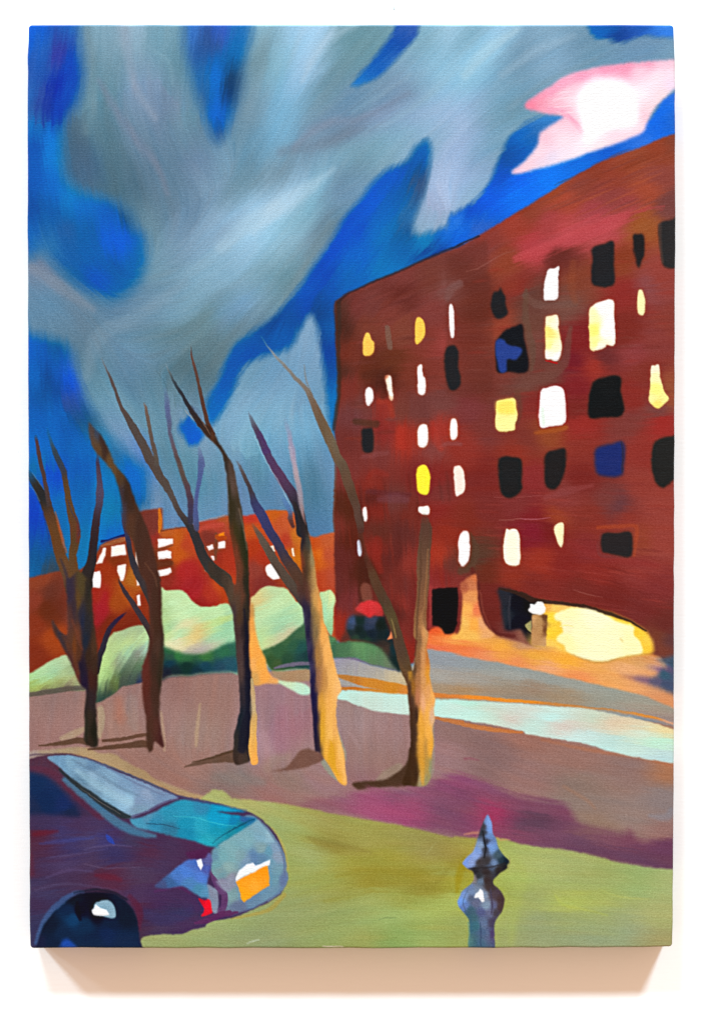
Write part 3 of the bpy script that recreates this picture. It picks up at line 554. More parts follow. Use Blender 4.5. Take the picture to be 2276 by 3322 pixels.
# doorway, archway with its light, glow of a lamp on the wall
door = poly(c2("1395,820 1440,812 1560,810 1563,900 1550,1055 1530,1100 1500,1112 1470,1105 1440,1100 1440,1062 1398,1050"), 2, False)
lay(stroke(c2.w("1385,800,24 1390,950,24 1380,1060,24"), 4), (150, 55, 52), .8)
lay(door, (22, 19, 21)); own(door, 'painted_door', 'black doorway left of the orange glow', bld_id)
ft = poly(c2("1362,1110 1380,1085 1400,1068 1450,1070 1480,1110 1540,1100 1592,1040") + c3("0,1110 100,1095 200,1100 300,1125 400,1150 480,1182 600,1192 700,1210 800,1262 950,1292 1100,1252 1270,1240 1350,1285 1412,1400 1480,1440 1480,1640 1300,1560 900,1450 600,1380 300,1310 0,1260") + c2("1592,1260 1400,1225 1340,1200"), 3)
lay(ft, c3("30,1180,228,112,60 100,1140,238,172,78 300,1180,240,168,66 300,1230,232,156,72 100,1210,228,125,75 200,1250,225,140,95 500,1250,228,162,62 700,1280,238,166,56 900,1330,228,162,86 600,1320,228,160,112 400,1280,228,140,85 1100,1320,228,168,116 1200,1280,205,152,96 1200,1400,228,160,102 1350,1450,208,146,102 1000,1400,228,160,92 800,1390,228,142,85 1390,1510,210,140,92 450,1170,190,140,105 380,1130,150,95,75 1300,1300,225,165,120 1250,1240,195,110,45 1100,1270,215,155,85")
    + c2("1420,1150,228,122,62 1550,1150,238,168,82 1450,1190,226,112,72 1400,1080,218,82,42 1500,1100,235,112,52 1400,1200,222,108,70 1560,1100,240,190,90"), s=12, ax=.5, sm=(4, 4))
ft_id = own(ft, 'painted_pavement', 'orange lamplit pavement in front of the brick building')
plume = poly(c3("128,720 138,735 142,800 146,900 168,985 208,1068 255,1115 180,1140 60,1145 -30,1135 10,1110 32,1060 42,960 44,860 30,790 60,760 95,735"), 3)
lay(plume, c3("130,740,200,110,65 100,790,195,115,75 60,800,170,90,62 100,860,220,145,85 90,950,240,170,85 60,1050,236,180,90 120,1050,240,165,70 140,950,225,120,75 180,1040,225,160,110 220,1100,230,165,105 100,1120,240,180,85 20,1120,240,180,85"), s=6, lift=.3)
own(plume, 'painted_light', 'tall orange glow climbing the brick wall between the doorway and the archway', bld_id)
arch = poly(c3("270,820 330,815 420,848 500,880 620,905 760,925 900,945 1050,990 1180,1055 1250,1115 1278,1180 1262,1238 1150,1245 1060,1262 950,1290 860,1280 720,1232 600,1195 490,1180 440,1105 420,1078 380,1082 320,1080 302,1000 290,900"), 4)
lay(arch, c3("310,870,42,42,50 310,1000,40,44,52 400,900,18,18,28 400,1050,18,18,30 470,900,16,16,22 470,1030,22,20,30 560,1050,170,130,70 620,1000,252,208,60 620,1100,250,202,55 600,1180,252,200,90 640,940,245,195,95 600,925,225,165,80 700,950,240,190,100 1200,1090,250,200,60 1240,1150,248,200,70 1240,1210,245,195,60 1180,1230,245,205,80"), s=8)
arch_id = own(arch, 'painted_archway', 'wide arched opening with a dark left end and a glowing yellow interior', bld_id)
lay(stroke(c3.w("280,815,10 420,850,30 500,890,34 700,912,22 850,935,26 1000,980,24 1130,1030,16 1230,1090,10"), 3), (58, 38, 30), .9)
blob = poly(c3("636,985 680,962 750,940 840,945 900,958 980,990 1050,1030 1110,1048 1150,1060 1152,1115 1190,1160 1205,1232 1120,1245 1050,1262 950,1286 850,1272 760,1245 712,1218 700,1180 655,1155 660,1120 692,1095 680,1050 685,1030 645,1015"), 3)
lay(blob, c3("700,980,252,245,180 900,1000,255,250,200 800,1100,255,248,190 1000,1150,255,245,192 900,1250,255,246,195 1150,1150,255,244,180 700,1150,255,240,170 720,1060,245,235,185"), s=10, lift=.8)
lay(stroke(c3.w('1065,1140,14 1075,1152,16'), 4), (222, 206, 135), .7)
own(blob, 'painted_light', 'cream glow filling the archway', arch_id)
lay(stroke(c3.w("675,1060,5 700,1050,7 760,1060,4"), 1.2), (252, 235, 140), .9)
lay(stroke(c3.w("350,870,14 345,950,16 350,1070,14"), 3), (52, 52, 60), .8)
lay(poly(c3("448,1048 490,1020 492,1110 455,1065"), 1.2, False), (190, 180, 110), .8); lay(stroke(c3.w("445,1065,8 490,1105,8"), 1), (24, 24, 24))
post = poly(c3("493,985 592,985 588,1100 584,1188 490,1182"), 1.8, False)
lay(post, c3("510,1000,198,150,98 510,1150,188,140,90 550,1080,185,138,88 575,1000,110,70,40 580,1080,120,75,42 580,1170,195,150,100 540,1020,180,135,85"), s=5)
own(post, 'painted_gate_post', 'tan gate post under a round white lamp at the archway', bld_id)
globe = poly(c3("470,955 480,935 484,910 510,915 530,900 560,903 570,920 580,945 572,975 545,986 515,982 490,975"), 1.3)
lay(globe, (255, 252, 246), lift=.9); own(globe, 'painted_lamp', 'round white lamp on the tan gate post', bld_id)
shp = poly(c3("1050,1368 1110,1378 1200,1380 1290,1382 1310,1352 1280,1335 1225,1316 1300,1318 1375,1316 1330,1290 1280,1270 1350,1262 1480,1255 1480,1530 1400,1495 1300,1450 1200,1420 1120,1395"), 6)
lay(shp, c3("1350,1285,72,92,112 1300,1325,118,92,130 1350,1370,58,88,108 1370,1330,90,80,110 1200,1400,122,92,116 1100,1378,150,100,100 1350,1440,68,78,104 1400,1300,60,80,100 1300,1420,90,85,110"), s=6)
own(shp, 'painted_shadow', 'blue and violet shadow strokes right of the glowing archway', ft_id)

# ---------------------------------------------------------------- red parasol and dark bush by the corner
lay(stroke(c2.w("950,640,70 960,760,80 950,880,60"), 8), (72, 34, 24), .7)
cap = poly(c2("933,805 945,785 965,778 995,792 1005,830 1006,885 985,900 950,895 938,860"), 3)
lay(cap, (122, 68, 54), .9)
# ---------------------------------------------------------------- ground
ground = poly([(60, 2225), (400, 2215), (700, 2175), (1080, 2180), (1300, 2190), (1400, 2250), (1800, 2290), (2230, 2360), (2230, 3110), (60, 3110)], 3, False)
lay(ground, F("100,1580,142,112,106 130,1650,152,116,110 90,1690,145,108,102 300,1590,142,110,105 260,1620,155,118,105 420,1560,140,105,100 450,1650,150,122,112 390,1620,150,118,112 480,1600,148,112,102 440,1560,150,115,105 640,1600,152,116,122 660,1660,152,105,116 615,1680,166,132,138 600,1620,150,118,122 690,1700,150,118,116 820,1640,152,127,127 830,1700,147,117,112 870,1650,152,120,118 800,1590,150,125,120 1050,1650,137,106,101 1100,1720,132,102,99 1010,1720,150,115,115 1300,1700,147,110,100 1200,1650,150,105,92 1450,1740,138,110,104 1500,1740,165,112,80 1300,1800,137,116,106 1450,1850,142,121,113 1500,1820,135,120,118 1200,1780,147,111,105 500,1790,128,106,102 520,1770,130,115,112 620,1800,147,105,100 350,1730,147,110,100 450,1740,152,116,106 400,1790,150,108,96 650,1770,142,115,105 750,1780,150,115,112 870,1740,145,112,105 850,1790,140,100,105 500,1820,150,108,92 1350,1900,140,115,98 1500,1890,140,105,100"), s=34, power=2.6, ax=.8, sm=(8, 4))
ground_id = own(ground, 'painted_ground', 'mauve brown earth around the tree trunks')
for q, c, op, sf in ((c1.w("540,1592,4 545,1450,4 548,1370,4"), (60, 90, 80), .0, 2),
      (d1.w("650,0,40 655,90,44 640,170,40"), (168, 148, 120), .8, 5), (d1.w("540,130,30 480,160,50 400,190,30"), (170, 148, 118), .7, 5),
      (d1.w("1038,20,16 1055,150,22 1062,270,14"), (170, 142, 118), .7, 4), (d1.w("1290,-30,14 1280,60,22 1270,180,24 1265,240,16"), (176, 150, 118), .6, 5),
      (d1.w("850,-60,70 850,40,80 870,120,50"), (150, 150, 145), .25, 12), (d1.w("760,-60,50 780,60,70"), (160, 105, 88), .5, 12),
      (d2.w("690,330,40 740,400,46 790,460,16"), (146, 148, 128), .85, 4), (d2.w("790,150,10 830,280,16 835,330,10"), (150, 145, 125), .8, 3),
      (d2.w("1400,0,14 1402,200,16 1395,400,26 1330,490,40"), (150, 140, 118), .6, 4),
      (d2.w("1180,380,60 1100,430,70 1050,460,30"), (145, 130, 108), .6, 7), (d2.w("330,380,60 380,330,60 450,300,60"), (150, 128, 112), .4, 12),
      (d2.w("430,20,90 400,150,110 420,250,90"), (152, 104, 118), .5, 16), (d2.w("860,150,16 900,210,22 930,250,10"), (165, 138, 138), .4, 6),
      (d2.w("0,440,60 150,450,80 300,470,50"), (128, 118, 112), .5, 12), (d2.w("600,440,60 700,520,60 800,500,50"), (152, 115, 118), .5, 14),
      (d3.w("60,320,14 100,318,12 150,330,5"), (135, 70, 85), .6, 5), (d3.w("700,500,12 850,590,20 900,640,10"), (160, 112, 85), .4, 8),
      (d3.w("1390,660,40 1360,700,50 1250,690,20"), (132, 130, 138), .6, 8), (d3.w("560,200,16 900,270,24 1250,320,20 1400,370,24"), (170, 108, 78), .6, 7)):
    lay(stroke(q, sf), c, op)
tan = poly(d1("120,300 200,275 300,262 430,250 560,250 640,285 740,290 830,350 930,395 1000,450 1150,510 1300,560 1400,575 1430,600 1300,600 1100,560 900,460 700,380 520,320 300,310 120,360"), 3)
lay(tan, d1("200,285,165,145,135 300,270,160,140,118 430,265,162,140,110 600,290,168,142,106 750,330,166,140,104 900,400,160,134,100 1100,500,165,138,105 1300,570,170,142,105"))
own(tan, 'painted_path', 'tan strip of earth curving above the car roof', ground_id)
# tree shadows on the earth
for q in ((d1.w("255,236,8 380,226,24 500,205,42 560,215,40"), (95, 68, 52)), (d1.w("665,205,18 780,195,26 880,175,24 960,165,20"), (98, 68, 52)),
          (d1.w("570,262,10 680,250,26 830,235,36 930,225,50 970,245,30"), (92, 64, 48)), (d1.w("1190,376,8 1300,345,30 1420,320,45 1520,305,60"), (102, 76, 62)),
          (d1.w("1240,345,5 1380,310,14 1500,272,14"), (84, 62, 46)), (d2.w("0,300,10 60,288,12 120,268,14"), (84, 62, 46)), (d2.w("0,330,36 80,325,42 140,330,40"), (98, 74, 60))):
    m = stroke(q[0], 2.5); lay(m, q[1], .95)
s4 = poly(d2("345,402 440,382 500,325 545,268 610,258 700,305 650,350 560,382 450,398"), 3); lay(s4, (115, 80, 68))
s5 = poly(d2("878,482 940,468 1080,458 1160,415 1225,355 1250,250 1300,300 1310,480 1290,495 1200,500 1000,508 925,522"), 2.5); lay(s5, (76, 53, 38))
own(s5, 'painted_shadow', 'dark brown shadow at the foot of the rightmost tree', ground_id)
own(s4, 'painted_shadow', 'soft brown shadow at the foot of the fourth tree', ground_id)
# purple band
purple = poly(d2("560,600 700,570 850,545 950,525 1200,520 1350,495 1450,440 1540,425") + d3("60,430 220,470 350,530 480,570 680,600 770,690 800,730 1060,800 1130,780 1200,850 1412,825 1480,825 1480,1060 1230,1030 1000,990 700,920 450,880 250,845 100,830") + d2("1592,830 1300,770 1000,710 700,650 560,625"), 9)
lay(purple, calm(d2("620,600,142,95,98 750,600,142,92,105 800,550,150,100,115 950,580,160,80,115 1000,640,165,78,115 1200,560,130,80,105 1150,660,165,68,108 1300,690,165,68,108 1250,610,160,72,105 1450,560,130,75,100 1450,640,115,72,98 1400,740,128,68,95 1550,480,140,72,108 1500,740,120,70,95")
    + d3("50,460,138,68,105 200,480,138,78,105 50,560,120,65,95 250,530,128,72,100 100,640,128,72,92 250,650,175,45,88 270,700,165,45,85 150,700,150,60,90 50,720,120,65,98 300,620,130,65,90 400,600,122,68,92 600,640,120,72,92 700,670,118,62,88 400,740,92,62,82 550,730,85,60,78 700,760,110,65,88 850,770,125,85,85 1000,830,122,75,88 1150,830,115,62,82 400,820,128,68,92 600,840,112,68,92 800,880,98,65,88 1000,930,98,62,86 1200,960,92,58,84 1350,900,100,55,84 1380,980,95,58,80"), .75, (122, 80, 97)), s=20, power=2.6, ax=.7, sm=(8, 7), fe=4)
own(purple, 'painted_ground_patch', 'purple and magenta band between the earth and the grass', ground_id)
# grass
grass = poly(d1("1300,575 1500,580") + d2("0,572 300,592 600,642 900,702 1200,752 1500,825") + d3("0,822 150,835 280,832 450,878 700,910 900,950 1050,990 1230,1020 1412,1035 1520,1040 1520,1650 100,1650") + d1("800,1650 850,1400"), 3)
lay(grass, d2("200,610,166,165,102 500,680,156,156,86 450,750,150,167,108 400,700,155,165,100 550,800,156,161,88 700,700,152,146,80 900,780,152,149,76 750,870,140,130,60 1000,850,152,146,75 1300,850,150,144,80 1450,900,145,134,76 600,950,155,166,108 500,1000,150,160,90 680,1000,155,166,100 800,1000,156,150,65 1100,950,150,145,60 1000,1100,146,135,50 1300,1100,146,135,50 1350,1150,140,130,50 700,1100,150,155,80 800,1200,150,150,75 1000,1250,156,166,96 700,1250,150,155,90 600,1300,145,155,100 400,1400,145,155,102 600,1400,145,156,96 800,1400,145,160,96 1100,1350,152,172,102 1400,1300,162,177,96 1500,1250,166,176,90 1550,1400,150,160,90 1000,1500,150,155,86 300,1480,140,150,105 100,1450,142,152,105 1500,1050,155,160,90 1570,950,150,138,70 1200,1200,150,155,75 1150,1500,130,158,88 1300,1500,150,168,96 850,1300,145,158,96")
    + d3("30,1000,150,130,32 50,900,160,150,70 20,1100,156,150,50 350,950,160,170,95 400,1100,166,181,96 500,1000,166,175,106 700,1000,160,170,106 900,1100,155,165,100 1200,1100,150,170,106 1380,1100,162,172,112 600,1200,155,165,100 450,1200,150,160,100 700,1250,170,180,86 900,1200,162,172,95 700,1350,150,160,105 1000,1400,150,160,106 1300,1350,162,166,106 1100,1430,145,160,126 500,1350,145,155,112 350,1300,162,171,95 300,1200,155,165,75 600,1480,145,155,112 1300,1480,156,150,100 900,1500,145,156,118") + d1("1000,1480,150,160,105 1300,1440,150,162,105 1500,1400,150,165,105 1450,610,165,170,105"), s=28, power=2.6, ax=.7, sm=(10, 5))
grass_id = own(grass, 'painted_grass', 'olive green grass along the bottom edge')
for q, c, op, sf in ((d2.w("600,830,20 700,870,50 850,890,30 1000,930,12"), (132, 122, 58), .5, 8), (d2.w("780,1080,20 1000,1040,16 1250,1070,40 1450,1040,14"), (142, 132, 46), .45, 9),
      (d2.w("1000,1120,20 1200,1150,50 1400,1140,40 1520,1000,20"), (138, 128, 50), .4, 12), (d2.w("700,1240,12 850,1215,26 1000,1180,14"), (148, 145, 66), .5, 8),
      (d2.w("1420,860,3 1360,940,4"), (165, 165, 110), .6, 1.5), (d2.w("1050,1362,4 1100,1350,5 1160,1350,3"), (110, 130, 80), .6, 2), (d2.w("500,1410,5 700,1400,7 900,1370,4"), (135, 145, 88), .5, 4),
      (d2.w("360,780,30 430,880,20 460,1000,16 465,1040,10"), (176, 160, 88), .6, 4), (d2.w("440,1200,30 350,1290,26 230,1330,20 100,1350,14"), (166, 148, 70), .7, 4),
      (d2.w("690,1533,6 750,1535,10 820,1534,6"), (215, 200, 180), .7, 2), (d2.w("205,1515,7 240,1500,10 280,1490,5"), (190, 200, 180), .6, 2.5),
      (d3.w("640,1200,10 700,1260,22 850,1300,10 980,1330,4"), (172, 182, 88), .6, 5), (d3.w("920,1160,4 1050,1210,9 1250,1230,3"), (172, 180, 98), .6, 3),
      (d3.w("10,1180,20 30,1060,50 60,980,20"), (150, 132, 24), .6, 7), (d3.w("60,810,10 130,800,16 170,800,10"), (190, 130, 105), .7, 4), (d3.w("270,832,8 300,845,14 350,842,6"), (188, 152, 98), .7, 3),
      (d3.w("300,900,60 420,1050,80 380,1300,60 360,1500,40"), (164, 176, 92), .4, 14)):
    lay(stroke(q, sf), c, op)

# grey pavement, orange lines, mint kerb band
grey = poly(c2("700,1262 770,1268 870,1262 1000,1310 1170,1342 1250,1340 1320,1215 1380,1208 1592,1240") + c3("0,1240 300,1298 600,1362 900,1432 1200,1502 1300,1542 1420,1592") + d3("1480,40 1480,120 1400,110 1200,60 900,20") + c3("600,1592 300,1560 0,1540") + c2("1400,1540 1100,1480 800,1440 700,1420"), 2.5)
lay(grey, c2("850,1320,150,150,155 780,1290,148,142,158 1000,1360,165,160,150 1170,1390,200,180,140 900,1350,160,155,148 1450,1280,145,150,155 1450,1400,157,156,150 1420,1450,165,140,110 1500,1450,157,140,125")
    + c3("200,1330,145,150,145 400,1380,150,155,150 800,1450,150,152,142 300,1450,152,135,115 500,1460,150,128,108 700,1500,157,136,110 600,1420,148,152,145 1200,1560,152,150,136 1000,1500,148,150,138 1380,1592,152,142,126 100,1400,157,150,140 100,1300,142,148,150 0,1460,170,130,85") + d3("1200,10,160,140,125 1380,60,150,130,122"), s=14, ax=.4, sm=(6, 5))
road_id = own(grey, 'painted_road', 'grey road running across to the right edge')
pl = stroke(c2.w("770,1262,6 870,1262,16 1000,1300,18 1100,1325,14 1180,1342,10"), 3); lay(pl, (118, 100, 130), .85)
ol = union([stroke(c2.w("770,1375,10 850,1392,40 1000,1425,62 1120,1450,60 1235,1475,60"), 3), stroke(c2.w("770,1462,14 900,1462,24 1100,1485,24 1230,1498,14"), 2),
            stroke(c2.w("1400,1500,34 1500,1510,24 1592,1512,22"), 3), stroke(c3.w("-20,1508,24 150,1518,24 350,1538,24 600,1556,18 900,1592,14"), 3), stroke(d3.w("850,-8,8 1000,5,14 1200,38,18 1290,58,14 1400,92,12"), 2)])
lay(ol, c2("850,1400,178,120,58 1000,1430,196,128,46 1150,1470,200,130,40 900,1470,190,112,38 1200,1500,205,130,60 1500,1510,205,125,60") + c3("150,1518,225,135,45 400,1540,220,138,45 700,1570,190,130,70 1000,1592,180,130,80") + d3("1000,5,190,140,90 1250,50,205,135,60 1400,92,200,150,120"))
own(ol, 'painted_road_edge', 'orange line along the pale kerb band', road_id)
mint = union([poly(c2("370,1410 450,1403 530,1415 598,1445 612,1490 560,1502 505,1478 430,1435"), 2.5),
     poly(c2("776,1482 860,1470 980,1478 1100,1490 1230,1500 1300,1510 1420,1530 1592,1528") + c3("0,1530 300,1550 600,1572 850,1592") + d3("1000,30 1200,70 1412,130 1480,150 1480,345 1300,333 1180,315 1000,275 850,228 700,200 560,180 455,160 440,145 300,115 150,88 0,66") + d2("1420,50 1300,42 1150,30 1000,5 860,-45 776,-70"), 2)])
lay(mint, [list(v[:2]) + [v[2] * 1.01, v[3] * 1.02, v[4] * 1.01] for v in c2("450,1425,195,210,165 520,1450,190,222,200 580,1470,175,215,195 800,1500,185,225,215 950,1500,190,218,205 1000,1550,190,205,195 1150,1530,190,222,212 1200,1592,195,215,205 1450,1560,185,225,215 1550,1580,195,215,205")
    + c3("200,1580,195,205,190 100,1550,180,222,205") + d3("100,20,185,225,215 250,60,190,215,200 350,60,205,190,180 500,100,188,216,206 700,100,208,192,182 780,80,200,200,185 900,60,192,205,185 1100,100,212,195,165 1000,80,212,190,165 1350,140,222,200,148 1300,200,186,226,202 1300,300,182,206,206 1000,230,182,212,207 600,50,186,226,222 800,180,192,216,212 1200,160,205,215,195 450,30,200,205,195 1150,250,190,215,205")], s=12, ax=.4, sm=(6, 5))
mint_id = own(mint, 'painted_pavement', 'pale mint band of pavement below the road')
ob = union([stroke(d3.w("-60,75,16 0,90,22 100,108,30 250,135,28 430,150,14"), 3), stroke(d2.w("1415,55,16 1500,75,26 1592,88,22"), 3)])
lay(ob, (188, 115, 62), .9); own(ob, 'painted_kerb', 'rusty orange kerb line under the pale pavement', mint_id)
tanb = poly(c2("360,1345 470,1342 600,1330 615,1400 540,1415 400,1402"), 3); lay(tanb, (162, 132, 100))
# ---------------------------------------------------------------- hedges
def hedge(m, cols, label, s=11):
    lay(m, [list(v[:2]) + [min(c * 1.04, 250) for c in v[2:5]] for v in cols], s=s, lift=.3, sm=(4, 5)); return own(m, 'painted_hedge', label)
hedge(poly(c1("120,1370 190,1362 250,1330 320,1285 370,1258 420,1243 452,1262 480,1330 510,1400 560,1470 400,1478 190,1510 120,1515"), 2),
      c1("300,1320,168,196,148 350,1340,150,192,152 250,1370,160,198,150 420,1300,166,190,146 430,1260,165,188,145 210,1390,158,200,138 300,1395,165,205,150 440,1370,165,195,150 300,1430,148,162,82 420,1395,148,152,90 210,1440,150,172,88 210,1470,155,175,90 480,1420,168,168,120 480,1450,120,125,90 300,1470,120,118,80 200,1502,92,88,78 300,1495,98,90,80 450,1470,100,90,82 500,1330,130,140,100"), 'pale green hedge at the left edge')
lay(stroke(c1.w("170,1503,30 300,1484,32 440,1462,34 540,1455,30"), 3), (92, 84, 74), .9)
hedge(poly(c1("600,1400 650,1250 690,1150 730,1102 782,1086 850,1062 900,1052 950,1060 975,1110 965,1300 930,1410 800,1445 740,1490 640,1552 600,1530"), 2),
      c1("700,1200,166,188,128 800,1100,156,175,132 900,1080,150,170,130 850,1150,172,192,132 800,1180,175,200,130 930,1150,178,208,148 945,1190,150,200,175 700,1350,162,195,122 700,1280,170,205,130 660,1400,172,204,132 660,1300,172,200,130 800,1230,152,188,148 840,1210,148,190,155 750,1290,130,140,115 900,1220,128,128,118 850,1260,106,125,106 700,1400,110,140,95 900,1300,85,110,80 800,1350,76,96,76 700,1450,72,82,60 750,1420,95,110,55 680,1520,45,66,60 850,1400,66,80,70 900,1420,42,48,80 780,1440,60,70,66"), 'pale green hedge between the first and second trees')
hedge(poly(e6("320,90 400,64 500,55 600,66 660,110 720,190 800,250 870,270 1040,265 1100,235 1200,230 1280,330 1330,500 1340,1100 1200,1115 900,1135 700,1167 440,1172 330,1215 300,1000"), 2),
      e6("450,150,178,205,152 450,220,188,222,172 600,150,180,208,155 700,300,178,212,162 850,320,175,210,155 1100,300,182,216,162 950,350,180,212,160 600,400,185,218,165 600,490,212,206,160 500,600,205,215,158 700,480,205,205,155 450,520,152,196,152 600,640,166,200,150 550,640,165,205,160 780,640,208,182,116 820,590,200,180,115 700,700,205,190,125 1000,500,176,206,136 1180,420,178,198,116 1150,580,146,196,156 1000,670,150,196,156 1220,350,146,186,152 1240,500,140,190,152 1200,700,150,198,158 500,740,216,206,166 650,760,212,202,160 750,780,198,186,152 850,810,162,155,150 700,840,148,145,138 1000,750,176,180,150 380,650,166,196,126 370,300,156,182,126 370,500,160,188,125 420,740,205,205,155")
      , 'pale green hedge with an orange patch between the second and third trees')
dg = poly(e6("330,785 380,790 550,850 700,882 850,880 1000,830 1150,755 1230,735 1340,740 1340,1100 1200,1112 900,1132 700,1165 440,1170 330,1215"), 4)
lay(dg, e6("450,830,46,96,62 650,920,52,104,64 900,920,58,110,60 1150,850,48,104,74 1250,780,48,98,80 550,900,50,110,60 450,930,45,80,65 450,1000,24,55,70 650,1040,24,50,45 900,1030,30,66,82 1200,1000,40,80,95 1100,1060,38,70,88 500,1100,30,44,50 400,1180,40,35,45 800,1120,25,50,60 420,1120,32,35,48"), s=8)
own(dg, 'painted_hedge', 'dark green foot of the hedge between the second and third trees')
hedge(poly(c2("225,900 250,858 290,815 340,798 400,805 460,820 520,900 580,930 600,1300 500,1335 370,1345 300,1260 250,1150"), 2),
      c2("300,850,202,192,132 270,880,200,185,125 350,850,176,200,152 400,900,182,212,162 480,870,178,205,152 450,1000,152,196,156 400,1080,146,190,152 300,1000,178,206,156 350,1000,160,200,155 300,1120,170,200,142 330,1150,185,205,140 450,1110,192,186,146 500,1080,180,175,140 380,1160,178,180,142 540,980,166,202,152 520,1030,160,200,158 350,950,182,212,160"), 'pale green hedge between the third and fourth trees')
dg2 = poly(c2("250,1230 310,1210 380,1180 440,1145 500,1095 545,1060 600,1050 620,1310 500,1332 370,1345 320,1290"), 3)
lay(dg2, c2("450,1150,60,96,62 400,1230,54,92,60 330,1230,65,100,62 550,1200,38,80,75 540,1100,62,98,68 580,1250,32,60,62 450,1280,44,75,54 400,1300,62,86,50 350,1270,55,85,50 560,1290,40,70,68 500,1180,50,90,66"), s=8)
own(dg2, 'painted_hedge', 'dark green foot of the hedge between the third and fourth trees')
lay(stroke(c2.w("380,1328,12 450,1310,24 530,1300,26 610,1298,20"), 3), (112, 102, 125), .85)
hedge(poly(c2("670,850 700,835 735,824 762,850 771,885 762,950 757,1050 752,1110 735,1115 700,1050 680,980"), 2),
      c2("700,860,175,205,150 730,850,198,215,155 750,890,200,216,155 740,960,170,210,160 700,950,155,205,165 735,1050,150,195,148 740,1090,140,180,130"), 'narrow pale green hedge between the fourth tree and the brick wall')
hedge(poly(c2("700,1110 735,1120 770,1132 790,1162 860,1153 940,1155 1010,1168 1080,1190 1130,1225 1190,1330 1160,1338 1080,1322 1000,1305 900,1262 780,1262 740,1262 715,1200"), 3),
      c2("740,1150,85,125,80 770,1200,66,100,72 760,1180,62,100,72 820,1190,70,108,75 900,1200,90,132,86 950,1165,92,136,86 1050,1230,86,120,80 1000,1200,85,128,85 850,1245,75,110,78 1100,1280,95,115,85 1150,1320,105,110,95 1060,1290,90,115,85"), 'mid green hedge along the road beside the brick wall')
bush = poly(c2("800,1160 830,1100 842,1035 870,990 905,985 1000,992 1080,985 1110,1050 1150,1150 1190,1250 1205,1345 1160,1330 1110,1260 1060,1195 1000,1170 930,1155 860,1150"), 4)
lay(bush, c2("870,1100,38,48,48 920,1080,28,38,36 950,1120,30,42,42 1000,1100,30,38,48 1060,1050,28,34,30 1080,1120,28,38,40 878,1030,62,78,110 870,1060,55,68,90 1000,1020,58,64,86 990,1060,48,58,80 930,1020,30,45,42 1100,1200,66,50,42 1090,1170,55,45,40 1150,1200,28,48,52 1170,1290,30,42,40 1120,1130,28,42,46 900,1140,45,65,50 840,1120,90,50,42 960,1150,38,60,48"), s=5)
own(bush, 'painted_bush', 'dark bush in front of the brick wall under a red parasol')
red = poly(c2("900,955 918,930 940,908 968,895 1000,890 1045,905 1068,930 1078,985 1050,995 1020,985 995,1000 970,988 930,968"), 3)
lay(red, c2("950,940,205,50,52 1000,920,205,52,54 1040,940,195,52,52 1000,970,200,48,50 920,950,190,58,58 1060,980,165,50,48"), lift=.3)
own(red, 'painted_parasol', 'small red parasol shape beside the thin branch of the last tree')
lay(poly(c2("1130,1085 1142,1110 1146,1135 1105,1147 1120,1120"), 1.2, False), (240, 128, 82))

# ---------------------------------------------------------------- trees
lay(stroke(c2.w("930,400,40 938,480,36 955,570,34 985,660,40"), 5), (84, 52, 40), .55)
def tree(label, trunk, branches, feet=()):
    """trunk: list of (mask, colour samples); branches: list of (mask, label)"""
    ms = []
    tid = own(None, 'painted_tree', label)
    bs = [(stroke([[v[0], v[1], v[2] * .95] + list(v[3:]) for v in b[0]], (b[2] if len(b) > 2 else 1.6) * 1.25), b[1], b[3] if len(b) > 3 else 1.0) for b in branches]
    for m, lb, op in bs:
        a = m.a; m.a = a * op * np.clip(.3 + m.fr / .16, 0, 1); lay(m, lift=.3); m.a = a
        if lb: own(m, 'branch', lb, tid)
    for m, c in trunk:
        lay(m, c, s=6, lift=.4, ay=.28) if c is not None else lay(m, lift=.4)
        ms.append(m)
    u = union(ms)
    own(u, 'trunk', None, tid)
    return tid
def bar(t, path, soft=1.8):
    return stroke(t.w(path), soft)

# tree 1, at the left edge
t1 = poly(e5("540,-40 600,-100 700,-200 780,-120 860,-60 868,100 880,300 905,520 925,700 948,900 945,1300 930,1400 925,1592") + d1("628,0 625,80 632,160 630,240 575,242 545,200 548,100 545,0")
          + e5("775,1592 790,1350 730,1290 690,1220 600,1000 520,850 455,720 400,640 368,560 352,470 372,440 410,520 490,610 560,580"), 3)
T1C = e5("600,900,72,45,45 450,600,62,50,56 500,700,65,48,50 370,480,78,52,48 400,600,72,48,42 600,700,88,56,42 700,600,96,56,40 560,500,98,58,48 700,900,85,50,32 640,780,110,60,30 750,1100,38,30,46 720,1050,36,28,45 690,1150,95,50,42 830,900,58,40,30 800,500,45,42,45 850,200,58,46,36 700,200,92,66,36 640,300,60,46,52 600,100,55,45,60 860,1200,66,36,30 780,1250,40,28,48 860,1500,50,38,40 800,1500,48,38,36 750,450,38,42,62 790,700,38,42,55 730,350,50,45,55 820,100,50,42,36 900,800,75,50,35 900,1000,62,42,32 740,0,80,66,40 600,400,80,50,45") + d1("580,40,52,42,34 560,120,48,44,34 600,160,38,34,26 590,220,52,40,32")
